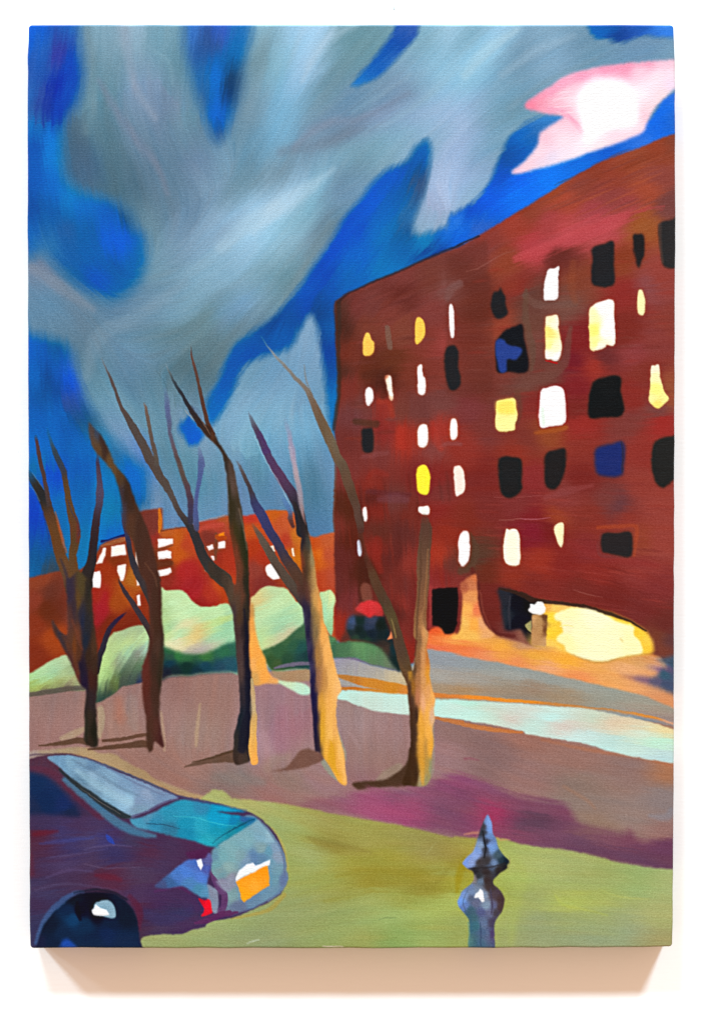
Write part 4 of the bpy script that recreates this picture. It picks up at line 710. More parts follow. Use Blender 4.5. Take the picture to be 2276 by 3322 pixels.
tree('bare tree at the left edge with four spreading limbs and a dark trunk',
     [(t1, T1C)],
     [(e3.w("40,120,70,40,70,90 150,290,110,48,48,48 250,480,130,46,44,44 320,660,140,82,58,42 390,880,150,98,64,36 440,1100,150,98,62,36 500,1300,160,98,66,40 580,1480,190,92,62,44 620,1640,190,88,60,42"), 'thick lowest limb leaning in from the left edge', 2.5),
      (e1.w("150,1255,42,70,52,66 175,1400,48,74,58,62 205,1592,52,72,58,60") + e3.w("245,150,54,74,60,62 290,400,58,72,58,58 315,540,70,68,56,54"), 'short thin upright branch crossing the thick limb'),
      (e1.w("295,1150,20,40,90,140 340,1330,44,45,80,110 400,1480,70,50,66,80") + e3.w("500,100,90,55,62,78 530,230,80,80,64,48 560,430,84,88,66,42 600,640,110,86,64,42 650,830,140,94,60,38 655,1000,130,86,62,38 625,1180,110,92,66,40 630,1350,130,96,66,40 650,1592,150,98,68,38"), 'wavy brown limb in the middle of the leftmost tree', 2),
      (e1.w("945,1450,30,70,66,90 950,1592,44,60,54,80") + e3.w("955,80,56,70,60,78 975,350,90,78,70,92 965,550,100,70,62,80 930,720,100,58,46,54 905,900,110,52,40,44 885,1100,118,46,38,42 860,1300,130,48,40,40 810,1450,170,50,42,40 790,1592,190,52,44,40"), 'dark upright limb on the right of the leftmost tree', 2),
      (e5.w("1312,350,18,58,36,56 1230,415,46,50,32,58 1110,540,60,50,38,56 1060,650,70,50,42,54 1010,800,80,50,44,54 965,950,84,46,40,48 940,1120,60,48,42,42"), 'small crooked twig on the right of the leftmost tree')])
lay(stroke(e3.w("400,640,14 440,800,30 490,980,34 545,1160,20"), 4), (172, 84, 44), .75)
lay(stroke(e3.w("690,800,30 700,900,50 680,1020,36"), 5), (105, 50, 44), .7)
lay(stroke(e3.w("560,480,12 600,620,12 690,780,14 712,860,12 700,950,10"), 3), (55, 55, 90), .6)
lay(stroke(e3.w("470,1250,24 530,1420,40 590,1592,40"), 5), (55, 48, 62), .6)
lay(stroke(e3.w("240,620,16 290,850,16 340,1080,16"), 4), (62, 52, 100), .6)
lay(stroke(e3.w("100,130,6 170,230,8 250,350,5"), 2), (110, 140, 165), .6)
lay(stroke(e3.w("60,290,14 130,370,14 200,500,10"), 3), (80, 115, 165), .6)
lay(stroke(e5.w("500,650,30 620,900,60 700,1120,50"), 6), (110, 62, 35), .35)
lay(stroke(e5.w("620,450,30 680,620,36 740,820,30"), 6), (118, 62, 42), .5)

# tree 2
t2 = poly(e1("845,1090 900,1150 975,1220 1030,1310 1075,1400 1130,1530 1180,1640") + c1("830,120 880,260 960,450 1010,650 1042,800 1047,1000 1060,1150 1048,1400 1036,1500 1030,1592") + d1("1028,50 1042,140 1058,250 1000,210 985,270 955,275 945,200 946,100")
          + c1("932,1592 918,1450 920,1320 958,1200 966,1010 945,800 900,700 860,520 800,420 790,280 750,110 690,10") + e1("900,1430 858,1330 838,1220 822,1090"), 3.2)
tree('second bare tree from the left, a long leaning brown trunk without a fork',
     [(t2, calm(c1("1000,900,76,48,36 970,700,85,50,38 900,450,76,48,36 950,550,80,48,36 820,200,60,45,36 850,300,60,44,36 740,40,105,82,52 700,0,110,84,50 780,100,88,66,42 935,1300,106,46,38 940,1450,98,46,38 1000,1300,66,46,36 1000,1500,72,46,36 1020,1200,82,55,42 850,350,96,60,42 780,200,66,60,70 800,330,72,68,85 850,420,90,58,40 960,900,90,52,42 975,1100,85,52,40 1010,1050,72,46,32 1045,1250,55,50,35 1035,1350,50,44,32 960,1592,95,50,42 1010,1592,78,52,42") + d1("970,100,85,52,40 1010,100,90,50,42 1040,200,80,40,38 960,200,78,52,38") + e1("1000,1260,62,48,46 1050,1450,66,48,40 900,1330,100,76,52 870,1250,85,75,75 960,1450,100,74,46 930,1200,60,80,110"), .8, (74, 48, 40), .93))],
     [(c1.w("790,300,30,70,72,100 815,430,34,56,54,88 838,560,36,54,50,58 862,650,44,56,50,56 905,745,50,62,54,56 955,850,50,64,52,50 985,930,40,70,50,42"), 'dark branch curving past the white windows to the second tree'),
      (c1.w("762,752,10,66,50,52 800,820,26,64,48,52 860,915,36,64,50,54 915,1000,40,62,50,56 965,1085,44,66,48,46 985,1140,36,68,46,40"), 'low branch rising left from the second tree')])
lay(stroke(c1.w("940,650,8 990,720,12 1015,800,10"), 2.5), (110, 74, 54), .4)

# tree 3
t3 = poly(e2("690,880 730,870 800,990 900,1100 960,1130 1010,1210 1070,1310 1130,1420 1200,1530 1260,1640") + c2("150,210 172,330 188,480 206,560 214,700 216,800 220,900 222,1050 218,1200 228,1300 240,1400 242,1592") + d2("238,100 232,200 220,290 218,335 150,362 118,345 110,280 118,180 135,100 152,40")
          + c2("158,1592 148,1400 132,1250 125,1150 112,1000 80,880 40,790 0,760 -40,740 -40,640 30,690 90,745 125,790 132,720 118,600 95,470 82,350 78,250 72,120 56,10") + e2("1100,1450 1000,1330 900,1240 820,1130 760,1040 700,940"), 2)
tree('third bare tree, tallest, forked with a dark trunk lit orange down its right side',
     [(t3, e2("750,930,52,44,46 850,1080,56,42,38 950,1200,62,44,36 1050,1350,62,46,36 1150,1500,62,48,38 1000,1250,84,56,40")
       + c2("90,60,80,64,56 60,40,50,44,40 110,150,88,70,62 85,200,52,48,34 110,300,56,48,32 150,350,70,58,46 130,450,60,52,28 110,500,100,52,32 170,500,48,46,26 190,600,48,46,28 130,600,115,55,36 150,700,105,58,40 195,800,46,42,32 130,790,100,60,44 60,760,72,58,48 20,720,60,50,42 100,850,84,66,52 140,900,86,64,50 170,850,95,58,42 200,950,52,44,36 150,1000,76,54,38 120,970,70,56,55 180,1100,44,34,36 150,1100,70,50,48 160,1200,76,58,56 195,1200,38,28,34 165,1350,80,62,58 205,1350,36,30,40 180,1500,50,42,48 215,1500,34,34,48 225,1250,48,38,36")
       + d2("160,80,34,38,46 200,50,36,38,50 180,200,36,38,46 140,220,52,46,44 210,230,36,34,42 160,320,72,54,46 200,320,70,55,45 130,330,60,45,38"))],
     [(e2.w("385,310,6,130,150,165 430,420,20,95,105,108 500,560,34,60,70,78 590,710,44,52,52,58 680,860,54,50,48,54 760,990,70,58,46,46 850,1110,84,62,46,40"), 'long bent branch with a pale tip, left fork of the third tree'),
      (e2.w("712,88,5,80,60,55 725,230,24,98,66,56 775,420,38,92,66,58 825,620,46,88,64,54 868,830,52,84,58,50 915,1030,56,82,56,46 965,1160,60,78,52,42 1000,1220,60,70,46,38"), 'thin straight branch, right fork of the third tree'),
      (e1.w("990,240,8,110,105,105 1040,350,20,100,85,82 1090,460,32,86,74,72 1140,590,40,86,74,72 1190,720,42,88,74,70 1250,880,52,88,74,70 1320,1000,74,82,70,66 1400,1130,100,80,70,66 1480,1280,112,80,70,66 1570,1440,124,82,70,64") + e4.w("170,-60,120,80,68,62 240,40,130,80,68,62 310,170,120,82,70,64 390,290,108,82,72,66 450,410,80,84,74,70 520,550,76,80,70,66 600,690,84,72,62,60 690,810,100,56,52,54 770,960,120,52,48,50 830,1120,130,54,48,48 900,1260,140,56,50,48 1010,1400,170,64,56,50 1150,1520,200,70,58,50"), 'very long curved branch sweeping left from the third tree'),
      (e2.w("110,825,24,120,100,90 145,950,44,104,88,80 180,1130,50,98,86,78 210,1300,54,92,80,74 255,1500,60,88,78,70 275,1620,56,84,76,70"), 'short upright offshoot of the long curved branch'),
      (e2.w("385,650,40,92,108,138 410,850,70,88,100,138 430,1050,60,88,98,130 450,1250,50,92,90,108 500,1430,60,96,82,88 545,1560,64,88,72,70") + e4.w("575,60,66,92,78,74 620,200,68,86,74,70 670,330,78,84,66,74 705,480,88,74,60,76 715,620,84,64,58,82 712,760,84,56,54,70"), 'violet branch fading upward beside the small blue patch', 3),
      (e2.w("820,1400,30,100,110,145 850,1592,90,82,96,138") + e4.w("850,60,86,80,94,138 825,200,70,78,92,138 795,370,52,76,90,138 775,560,60,74,86,132 780,740,76,72,84,128 785,860,70,72,72,100"), 'blue branch joining the long curved one', 2.2)])
lay(stroke(e2.w("640,915,4 700,990,9 760,1060,5"), 1.2), (165, 160, 150), .8)
lay(stroke(e2.w("840,1040,3 900,1120,9 945,1200,7 965,1235,3"), 1.2), (135, 105, 85), .8)
lay(stroke(e2.w("740,880,30 800,940,60 870,1040,20"), 4), (85, 105, 140), .35)
glow3 = poly(c2("224,935 240,905 248,960 252,1060 272,1150 300,1225 320,1270 335,1335 370,1385 405,1405 395,1430 330,1428 270,1440 235,1420 218,1250 216,1100"), 2.5)
lay(glow3, c2("240,950,190,140,75 235,1050,222,155,75 250,1150,235,162,72 280,1300,238,165,72 320,1380,236,160,72 240,1300,230,165,90 240,1400,205,155,85 380,1405,226,160,90 250,1240,235,160,72"), s=5, lift=.3)
own(glow3, 'painted_light', 'orange lamplight spilling from the third trunk onto the ground')
low3 = stroke(c2.w("232,1400,14,170,150,105 240,1480,30,185,152,108 238,1592,40,185,160,120") + d2.w("245,60,42,195,155,95 240,150,44,215,165,90 240,250,54,222,162,78 248,335,50,236,165,80"), 2)
m = low3; a_ = m.a.copy(); lay(m, lift=.3); own(m, 'trunk', 'lit right side of the third trunk, tan to orange', len(PARTS) and [i for i, p in enumerate(PARTS) if p[0] == 'painted_tree'][-1])
lay(stroke(c2.w("185,950,10 195,1100,20 200,1300,26 212,1592,36") + d2.w("200,80,50 180,180,60 165,260,50"), 5), (30, 28, 40), .75)
lay(stroke(c2.w("60,40,8 76,180,10 86,330,8"), 3), (110, 110, 118), .5)
lay(stroke(c2.w("150,300,10 178,420,12 200,560,8"), 3), (120, 100, 85), .5)

# tree 4
t4 = poly(c2("500,250 530,350 555,450 545,560 556,700 560,800 520,760 530,860 556,920 575,1080 590,1200 600,1300 608,1400 615,1592") + d2("625,60 632,180 640,270 660,275 690,310 740,380 800,478 842,484 838,400 828,300 808,220 790,150 780,80 776,0")
          + c2("776,1592 790,1500 812,1470 790,1390 765,1300 745,1200 722,1100 695,1010 685,900 668,830 650,780 640,650 618,550 606,480 580,400 545,320 520,270"), 2)
tree('fourth bare tree with its left side dark blue and its right side glowing orange',
     [(t4, c2("530,300,50,44,42 555,400,44,38,40 575,450,50,42,42 590,520,72,66,58 560,500,46,36,40 580,600,82,62,42 625,620,150,128,88 560,650,120,55,34 580,700,68,48,36 635,720,185,140,82 600,700,105,80,50 570,800,80,50,40 620,800,150,115,70 650,820,205,150,85 590,850,92,58,48 640,900,200,150,80 580,930,46,38,58 600,980,40,34,58 625,960,130,105,65 665,930,225,160,85 570,1000,64,62,84 600,1100,38,34,58 640,1080,125,102,68 690,1100,232,165,84 610,1250,36,32,60 600,1200,60,56,82 660,1250,160,115,62 715,1250,236,172,92 620,1400,38,32,66 610,1330,62,54,84 665,1400,150,105,72 700,1400,190,135,72 745,1400,236,176,96 635,1530,34,28,64 680,1560,215,155,62 730,1550,236,172,88 790,1470,238,180,110 655,1000,155,120,68")
       + d2("650,50,32,26,58 650,150,34,28,56 655,220,42,32,48 690,50,215,155,48 730,80,236,176,90 685,150,218,160,45 740,180,240,185,98 720,270,232,168,60 745,250,205,145,40 760,300,215,155,45 780,350,232,170,80 740,330,215,155,48 800,440,228,165,62 825,400,238,178,100 800,280,236,180,98 770,120,225,165,90"))],
     [(c2.w("132,-10,8,95,80,78 180,80,26,84,72,72 225,180,30,66,60,68 248,260,52,58,60,96 295,340,68,62,60,100 345,440,62,60,56,92 400,530,60,62,56,80 450,620,66,72,56,60 505,700,76,84,58,46 560,790,80,80,54,42"), 'blue black left branch of the fourth tree'),
      (c2.w("240,400,16,110,78,62 285,480,40,98,78,66 345,580,54,92,76,64 400,670,60,88,72,62 470,770,66,84,70,60 540,860,70,78,64,58 590,930,60,56,48,58"), 'brown lower left branch of the fourth tree'),
      (b2.w("212,1270,8,90,85,95 245,1350,34,78,70,85 290,1440,44,80,62,100 330,1530,54,80,58,100") + e7.w("150,20,86,80,60,96 215,180,92,80,62,94 310,370,104,82,60,92 410,540,130,86,58,88 500,680,138,80,56,82 590,810,140,66,52,70 650,950,130,52,46,56 690,1100,150,44,40,46 720,1300,160,46,40,42"), 'thick violet upper limb of the fourth tree', 1.8),
      (b2.w("450,1320,26,130,150,178 480,1440,34,146,145,170 500,1560,36,160,146,166") + e7.w("570,200,70,158,152,172 610,400,66,166,152,168 640,560,70,168,150,156 680,750,76,150,138,150 700,900,70,150,135,142 720,1040,50,150,125,125 750,1200,34,150,110,105"), 'faint pinkish branch beside the violet limb', 4, .9),
      (e7.w("450,830,40,92,128,165 520,950,66,82,116,160 560,1040,60,84,96,128 570,1150,60,95,58,52 600,1230,50,88,50,46"), 'short pale blue and red stub', 2.5)])
lay(stroke(e7.w("100,60,8 200,280,10 330,520,10 420,660,10 520,860,10 560,940,8"), 2), (160, 185, 200), .7)
lay(stroke(d2.w("735,200,3 748,240,20 742,300,40 760,360,26 790,430,12"), 2), (218, 160, 42), .8)

# tree 5
t5 = poly(c2("1195,1290 1215,1330 1268,1345 1285,1250 1305,1100 1325,960 1340,1050 1370,1100 1362,1200 1378,1300 1382,1400 1400,1470 1415,1540 1405,1592") + d2("1412,60 1398,120 1404,220 1395,300 1392,380 1370,480 1330,500 1260,495 1200,480 1235,380 1252,260 1255,150 1245,0")
          + c2("1245,1592 1232,1450 1210,1350"), 2)
tree('rightmost bare tree, forked, its trunk brown on the left and orange on the right',
     [(t5, c2("1330,1000,150,105,66 1345,1100,196,140,86 1310,1150,130,92,62 1300,1280,140,96,62 1340,1250,200,142,90 1365,1250,190,115,52 1280,1330,92,66,46 1235,1330,100,72,48 1230,1400,92,62,42 1250,1450,78,52,40 1250,1370,175,125,45 1300,1400,170,115,70 1340,1400,206,146,88 1365,1380,215,145,52 1370,1480,218,155,95 1400,1520,236,170,90 1270,1450,150,98,38 1260,1550,78,54,42 1300,1520,182,118,82 1335,1560,225,165,120 1380,1580,234,170,88")
       + d2("1260,50,70,46,32 1290,40,66,44,32 1275,150,68,46,34 1265,250,66,44,30 1270,350,66,42,26 1240,420,64,42,26 1290,420,64,42,26 1320,60,228,162,62 1360,40,234,170,80 1390,30,212,172,140 1330,150,222,158,58 1370,150,236,170,72 1330,260,215,152,56 1380,260,226,160,55 1350,250,185,135,60 1330,360,206,148,52 1360,380,175,140,70 1385,380,140,140,105 1330,450,210,155,60 1360,460,150,140,95 1320,490,150,140,110"))],
     [(b2.w("292,780,5,120,140,155 345,850,10,128,140,148 400,920,16,128,135,138 500,1030,24,122,118,112 590,1130,34,120,110,100 640,1240,48,112,94,78 700,1370,66,106,88,68 745,1470,66,108,90,70 785,1570,66,104,84,66") + c2.w("820,30,70,96,76,60 850,120,66,98,72,56 885,220,60,86,62,48 915,320,54,90,64,54 930,400,50,86,60,50 935,440,44,84,48,40"), 'long thin branch crossing the corner of the brick building', 2.2),
      (c2.w("985,650,30,92,48,36 1010,720,56,88,58,40 1045,810,66,86,58,42 1095,910,70,82,60,44 1135,1010,66,88,72,46 1165,1100,68,86,64,46 1195,1210,76,84,62,48 1220,1310,80,92,68,46 1250,1400,60,100,74,44"), 'left fork of the rightmost tree, rising over the bush', 3),
      (c2.w("1345,345,30,92,62,48 1355,430,80,90,60,48 1345,550,88,98,68,52 1338,680,88,110,76,56 1335,800,82,118,80,56 1325,920,78,126,84,56 1318,1010,84,136,92,60 1318,1110,96,150,104,66"), 'right fork of the rightmost tree, rising over the dark doorway', 2.5)])
lay(stroke(c2.w("1130,1010,6 1150,1080,10 1165,1130,8"), 2), (150, 130, 75), .6)
lay(stroke(c2.w("1370,560,10 1362,700,14 1350,850,14 1330,1000,12"), 3), (150, 102, 66), .5)
lay(stroke(c2.w("1320,520,10 1322,700,14 1305,900,12 1295,1100,14 1285,1250,10"), 3), (88, 60, 44), .55)
lay(stroke(b2.w("570,960,4 580,1050,10 605,1120,8"), 3), (128, 120, 112), .6)
# ---------------------------------------------------------------- car
body = poly(d1("120,350 188,325 300,296 430,288 520,303 610,330 700,368 850,428 1000,488 1150,556 1250,578 1400,608 1500,635") + d2("0,612 100,640 200,664 272,702 330,750 380,802 412,860 440,930 450,1000 452,1048 466,1072 460,1118 440,1160 400,1208 300,1268 180,1320 100,1350 0,1366") + d1("1350,1372 1320,1410 1250,1422 1180,1452 1080,1455 960,1462 905,1500 900,1650 100,1650"), 2)
lay(body, calm(d1("250,750,60,50,92 250,820,102,28,40 400,800,60,60,122 300,900,86,44,76 500,750,76,50,92 600,850,82,72,116 700,830,50,60,148 800,800,76,45,86 900,930,76,40,76 950,930,106,38,60 600,1000,82,62,98 400,1000,82,66,112 250,1000,66,50,92 205,1000,96,38,54 210,900,92,36,52 700,1080,106,34,54 500,1100,76,50,82 650,1060,95,40,58 900,1050,86,66,96 1100,950,82,50,86 350,1150,66,50,86 250,1250,66,45,82 300,1200,60,68,116 210,1400,44,44,84 250,1400,45,66,112 900,1200,86,55,96 1100,1180,76,45,92 900,1300,96,38,64 1000,1350,60,45,86 1150,1300,50,55,96 1180,1320,52,52,90 1050,1250,72,40,92 1000,1430,76,60,96 1200,1380,76,45,92 1250,1250,72,40,96 700,600,66,40,72 600,550,86,44,64 550,640,60,40,72 400,450,90,65,85 300,340,92,50,66 220,350,102,45,50 350,380,110,50,55 430,470,72,45,66 200,400,80,50,70 900,1450,82,40,60 1000,830,75,40,80 1100,870,72,50,88 1250,900,85,38,80 450,870,58,58,120 750,930,50,52,110 1050,1000,75,55,95 870,1350,75,35,60 940,1480,70,60,60 700,700,78,38,66 850,850,66,66,100 650,760,72,58,105"), .5, (70, 53, 78), .98), s=14, power=2.4, ax=.8, sm=(6, 9))
car_id = own(body, 'painted_car', 'purple and teal parked car in the lower left corner, front end to the right')
for q, c, op, sf in ((d1.w("200,390,40 300,400,50 420,480,60 530,590,60 650,690,60"), (98, 42, 62), .5, 6), (d1.w("420,455,34 520,540,44 640,640,50 760,735,60 880,795,50 1000,820,24"), (68, 125, 155), .75, 7),
      (d1.w("220,810,24 290,800,36 370,790,14"), (106, 26, 38), .5, 7), (d1.w("620,1075,20 700,1085,44 780,1100,24"), (106, 32, 48), .5, 7), (d1.w("200,940,30 205,1060,40"), (100, 38, 52), .4, 7),
      (d1.w("540,1000,5 700,1030,8 900,1020,4"), (118, 100, 128), .3, 3), (d1.w("300,960,5 480,940,8 700,900,4"), (95, 90, 138), .3, 3), (d1.w("260,870,10 420,850,26 600,830,16"), (62, 66, 130), .5, 5),
      (d1.w("690,815,12 710,840,34 735,870,12"), (42, 70, 172), .7, 3), (d1.w("540,910,6 700,880,12 850,890,6"), (92, 80, 120), .5, 3), (d1.w("300,1090,10 450,1040,20 600,1050,10"), (90, 75, 115), .4, 4),
      (d1.w("230,1170,10 400,1130,16 640,1150,10 780,1180,8"), (88, 78, 112), .35, 4), (d1.w("1000,1180,14 1150,1150,20 1230,1190,14"), (88, 44, 92), .6, 4),
      (d1.w("940,1320,60 1050,1360,80 1200,1320,70 1230,1290,30"), (58, 55, 100), .4, 9), (d1.w("840,1210,30 900,1300,46 890,1420,30"), (92, 34, 56), .6, 6),
      (d1.w("190,300,12 300,290,14 430,290,10"), (62, 40, 62), .55, 4), (d1.w("1130,560,8 1250,582,14 1400,612,14 1592,655,10"), (70, 80, 120), .5, 3.5), (d2.w("0,612,12 100,642,12 200,666,10 275,704,12 335,755,12 385,810,10 415,870,6"), (66, 58, 100), .35, 3),
      (d1.w("520,305,5 700,370,8 900,452,8 1000,492,10 1130,556,6"), (75, 95, 120), .7, 2.5)):
    lay(stroke(q, sf), c, op)
side = poly(d1("120,392 190,402 250,420 320,445 400,520 470,600 525,688 400,690 300,680 120,660"), 7)
lay(side, d1("250,480,26,46,84 300,600,24,42,80 420,620,30,44,90 350,500,28,46,86 450,670,32,40,70 220,650,34,44,76"), s=10)
own(side, 'side_window', 'dark blue side window of the car', car_id)
ws = poly(d1("308,312 360,300 430,300 520,312 610,342 700,382 800,425 900,462 1000,502 1080,540 1150,572 1100,590 1050,612 1000,632 920,672 860,698 820,702 780,665 650,585 500,480 400,390 345,345"), 2)
lay(ws, calm(d1("450,340,126,160,180 400,330,112,145,170 600,420,142,172,192 520,360,120,150,172 700,500,138,168,188 700,560,130,165,185 830,590,155,192,212 780,540,140,172,195 800,480,125,150,175 950,550,142,156,180 1050,570,116,135,165 900,640,120,146,165 900,600,125,142,168 550,450,96,125,145 640,520,110,140,160 400,350,112,146,172 600,370,100,128,155 900,490,125,145,172 1000,530,120,138,165"), 1.0, gain=1.0), s=9)
lay(ws, (100, 150, 190), .18)
own(ws, 'windscreen', 'pale blue grey windscreen of the car', car_id)
lay(stroke(d1.w("470,330,12 620,410,24 760,500,24 900,560,14"), 5), (92, 115, 138), .4)
lay(stroke(d1.w("500,400,30 640,500,50 780,580,50 850,605,30"), 8), (152, 188, 206), .6)
lay(stroke(d1.w("640,350,8 800,440,14 950,510,12 1060,560,8"), 3), (98, 110, 142), .5)
lay(stroke(d1.w("385,390,12 500,490,30 600,560,36 700,635,44 790,685,44 840,695,20"), 4), (46, 54, 58), .95)
lay(stroke(d1.w("520,510,2 650,600,5 780,680,3"), 1), (118, 108, 100), .7)
lay(stroke(d1.w("850,695,12 950,660,14 1060,605,14 1150,575,8"), 2.5), (88, 85, 120), .8)
front = poly(d2("225,690 262,706 300,740 345,790 385,850 415,900 438,965 446,1040 452,1060 462,1080 456,1118 432,1160 390,1198 340,1232 250,1284 150,1316 90,1330 60,1320 70,1240 62,1200 30,1190 -20,1170") + d1("1395,1140 1370,1080 1358,1000 1365,935 1400,880 1592,740") + d2("100,760 180,700"), 2.5)
lay(front, d2("50,950,118,166,172 200,850,122,166,176 150,950,122,158,166 300,820,125,165,182 300,900,126,156,162 340,920,98,148,170 300,960,95,130,160 250,960,95,128,165 200,990,120,150,175 400,950,132,150,170 350,1000,110,150,170 400,1050,110,150,166 380,1100,106,146,162 440,1100,96,115,150 455,1080,100,118,150 100,1200,120,152,156 350,1200,106,140,162 250,1270,100,130,156 150,1290,100,112,140 50,1130,126,125,150 30,1050,122,152,156 80,1020,134,166,166 100,900,120,165,172 350,820,140,175,190 390,900,125,150,175") + d1("1400,1000,110,158,166 1500,950,122,166,172 1430,1060,112,150,160 1500,1100,135,140,150 1380,960,100,140,160"), s=6)
fr_id = lay(stroke(d2.w('300,738,6 345,787,12 388,850,14 420,905,14 444,965,14 450,1040,14 462,1078,12 456,1118,12 432,1160,14 390,1202,12 340,1238,8'), 3), (108, 138, 160), .75)
own(front, 'front_panel', 'grey green front end of the car', car_id)
hood = poly(d1("840,712 900,705 1000,662 1080,622 1170,585 1300,602 1450,628 1592,668") + d2("0,660 100,682 200,696 264,714 180,775 60,850 0,892") + d1("1420,892 1350,884 1250,852 1150,830 1000,792 880,765"), 2.5)
lay(hood, d1("1000,730,52,132,166 1200,650,42,142,172 1100,680,45,138,168 1450,690,0,158,198 1400,700,10,150,190 1300,750,40,156,182 1400,800,30,146,172 1200,800,30,132,166 1200,740,30,140,172 1350,860,42,162,182 900,740,72,146,176 950,700,80,140,170 1550,760,20,136,162 1530,690,0,140,180 1300,630,50,130,165 1100,780,50,115,145") + d2("100,800,30,132,152 50,700,0,150,190 180,710,45,95,150 120,720,15,125,170 30,850,40,145,165 160,750,30,120,150"), s=7)
own(hood, 'bonnet', 'teal bonnet of the car', car_id)
lay(stroke(d1.w("1120,690,3 1250,700,5 1400,740,5 1540,760,3"), 1.2), (60, 180, 195), .8); lay(stroke(d1.w("950,740,4 1050,745,5 1160,772,3"), 1.2), (35, 60, 85), .8)
lay(stroke(d1.w("1370,870,3 1460,800,6 1592,735,8") + d2.w("80,790,8 180,740,8 250,712,6"), 2), (22, 80, 105), .8)
lay(stroke(d1.w("1358,1050,10 1385,1110,34 1420,1165,44 1450,1200,40 1445,1270,40 1420,1310,34"), 2), (98, 62, 106), .9)
lay(poly(d1("1390,1110 1440,1110 1480,1085 1500,1060 1520,1100 1510,1150 1470,1180 1430,1160"), 3), (140, 145, 165), .8)
lay(poly(d1("1340,1130 1400,1180 1410,1260 1400,1320 1365,1300 1340,1220 1330,1180"), 2), (132, 145, 165), .9)
bm = stroke(d1.w("1260,1385,16 1340,1365,40 1420,1330,40 1480,1318,36") + d2.w("80,1325,28 140,1312,12"), 2); lay(bm, (92, 44, 88), .9); own(bm, 'bumper', 'purple lower edge of the bumper', car_id)
bl = poly(d1("1000,1150 1040,1108 1120,1040 1215,972 1290,962 1350,928 1368,985 1345,1090 1338,1130 1352,1210 1320,1222 1290,1215 1240,1180 1180,1142 1100,1160"), 2.5)
lay(bl, d1("1200,1050,76,122,202 1300,1080,82,122,202 1150,1080,72,115,185 1100,1130,60,96,146 1050,1140,66,80,125 1280,1170,72,132,166 1220,1130,75,125,180 1340,980,92,96,152 1330,1040,78,92,165 1320,1190,86,140,176 1230,990,72,105,180"), s=6)
own(bl, 'headlight', 'blue side headlight facing the viewer', car_id)
lay(poly(d1("1200,925 1270,912 1345,900 1340,940 1320,965 1270,972 1225,965"), 3), (82, 36, 76), .9)
gl = poly(d1("1270,975 1300,968 1311,1010 1297,1042 1280,1015"), 1, False); lay(gl, (235, 242, 255), lift=.8)
rd = poly(d1("1280,1228 1320,1238 1355,1230 1370,1288 1365,1322 1300,1342 1320,1290"), 1.5); lay(rd, d1("1300,1240,190,20,40 1340,1260,235,20,45 1330,1310,215,25,45"), lift=.3); own(rd, 'fog_lamp', 'small red lamp low on the front corner', car_id)
hl = poly(d2("128,1115 180,1082 235,1056 290,1022 335,1004 345,1080 342,1140 290,1172 230,1212 182,1250 162,1225 158,1185 146,1150"), 1.3, False)
lay(hl, d2("200,1100,255,158,38 300,1060,250,152,28 320,1120,250,155,40 200,1200,252,162,30 250,1150,255,165,50"), lift=.8); own(hl, 'headlight', 'orange headlight on the front of the car', car_id)
wg = poly(d2("128,1092 150,1040 200,1004 242,994 256,1010 300,996 352,975 345,1012 300,1020 240,1056 180,1080 130,1114"), 1.3, False)
lay(wg, (236, 242, 252), lift=.8); own(wg, 'headlight_reflection', 'white reflection along the top of the orange headlight', car_id)  # reflection on the headlight, brushed in as a white shape
wheel = poly(d1("236,1700 236,1600 240,1500 275,1400 330,1320 420,1240 520,1192 620,1180 720,1190 800,1230 860,1300 890,1400 902,1500 905,1700"), 2.5)
lay(wheel, d1("480,1350,20,58,98 450,1300,18,40,70 700,1450,26,40,76 400,1450,24,40,68 600,1250,15,20,32 520,1300,14,15,32 620,1340,16,20,35 800,1350,15,30,46 720,1380,20,35,60 800,1500,26,40,70 330,1400,20,30,48 350,1520,24,36,60 600,1500,24,38,66 480,1240,20,28,40 560,1400,20,45,75 250,1520,32,35,62"), s=10)
wh_id = own(wheel, 'wheel', 'dark blue front wheel, only its upper half in view', car_id)
lay(stroke(d1.w("232,1510,18 262,1420,24 310,1330,32 390,1250,36 470,1195,26 540,1178,10"), 5), (62, 88, 134), .8)
lay(stroke(d1.w("480,1190,8 600,1165,16 720,1180,18 820,1230,16"), 4), (28, 30, 44), .7)
lay(poly(d1("385,1560 398,1515 405,1490 440,1485 480,1515 505,1550 512,1570"), 4), (34, 78, 180), .8)
lay(stroke(d1.w("500,1250,20 505,1310,34 520,1360,18"), 4), (14, 14, 28), .8)
wheel_glint = poly(d1("608,1275 625,1248 660,1236 700,1236 735,1270 748,1320 742,1345 715,1352 670,1340 620,1325"), 1.6)
lay(wheel_glint, (132, 166, 184)); lay(poly(d1("594,1302 612,1282 620,1262 650,1285 690,1298 706,1330 670,1336 640,1334 603,1326"), 1.5, False), (252, 252, 255), lift=.8)
own(wheel_glint, 'wheel_glint', 'shining white and blue highlight on the wheel', wh_id)  # glint on the wheel, put in as pale blue and white paint

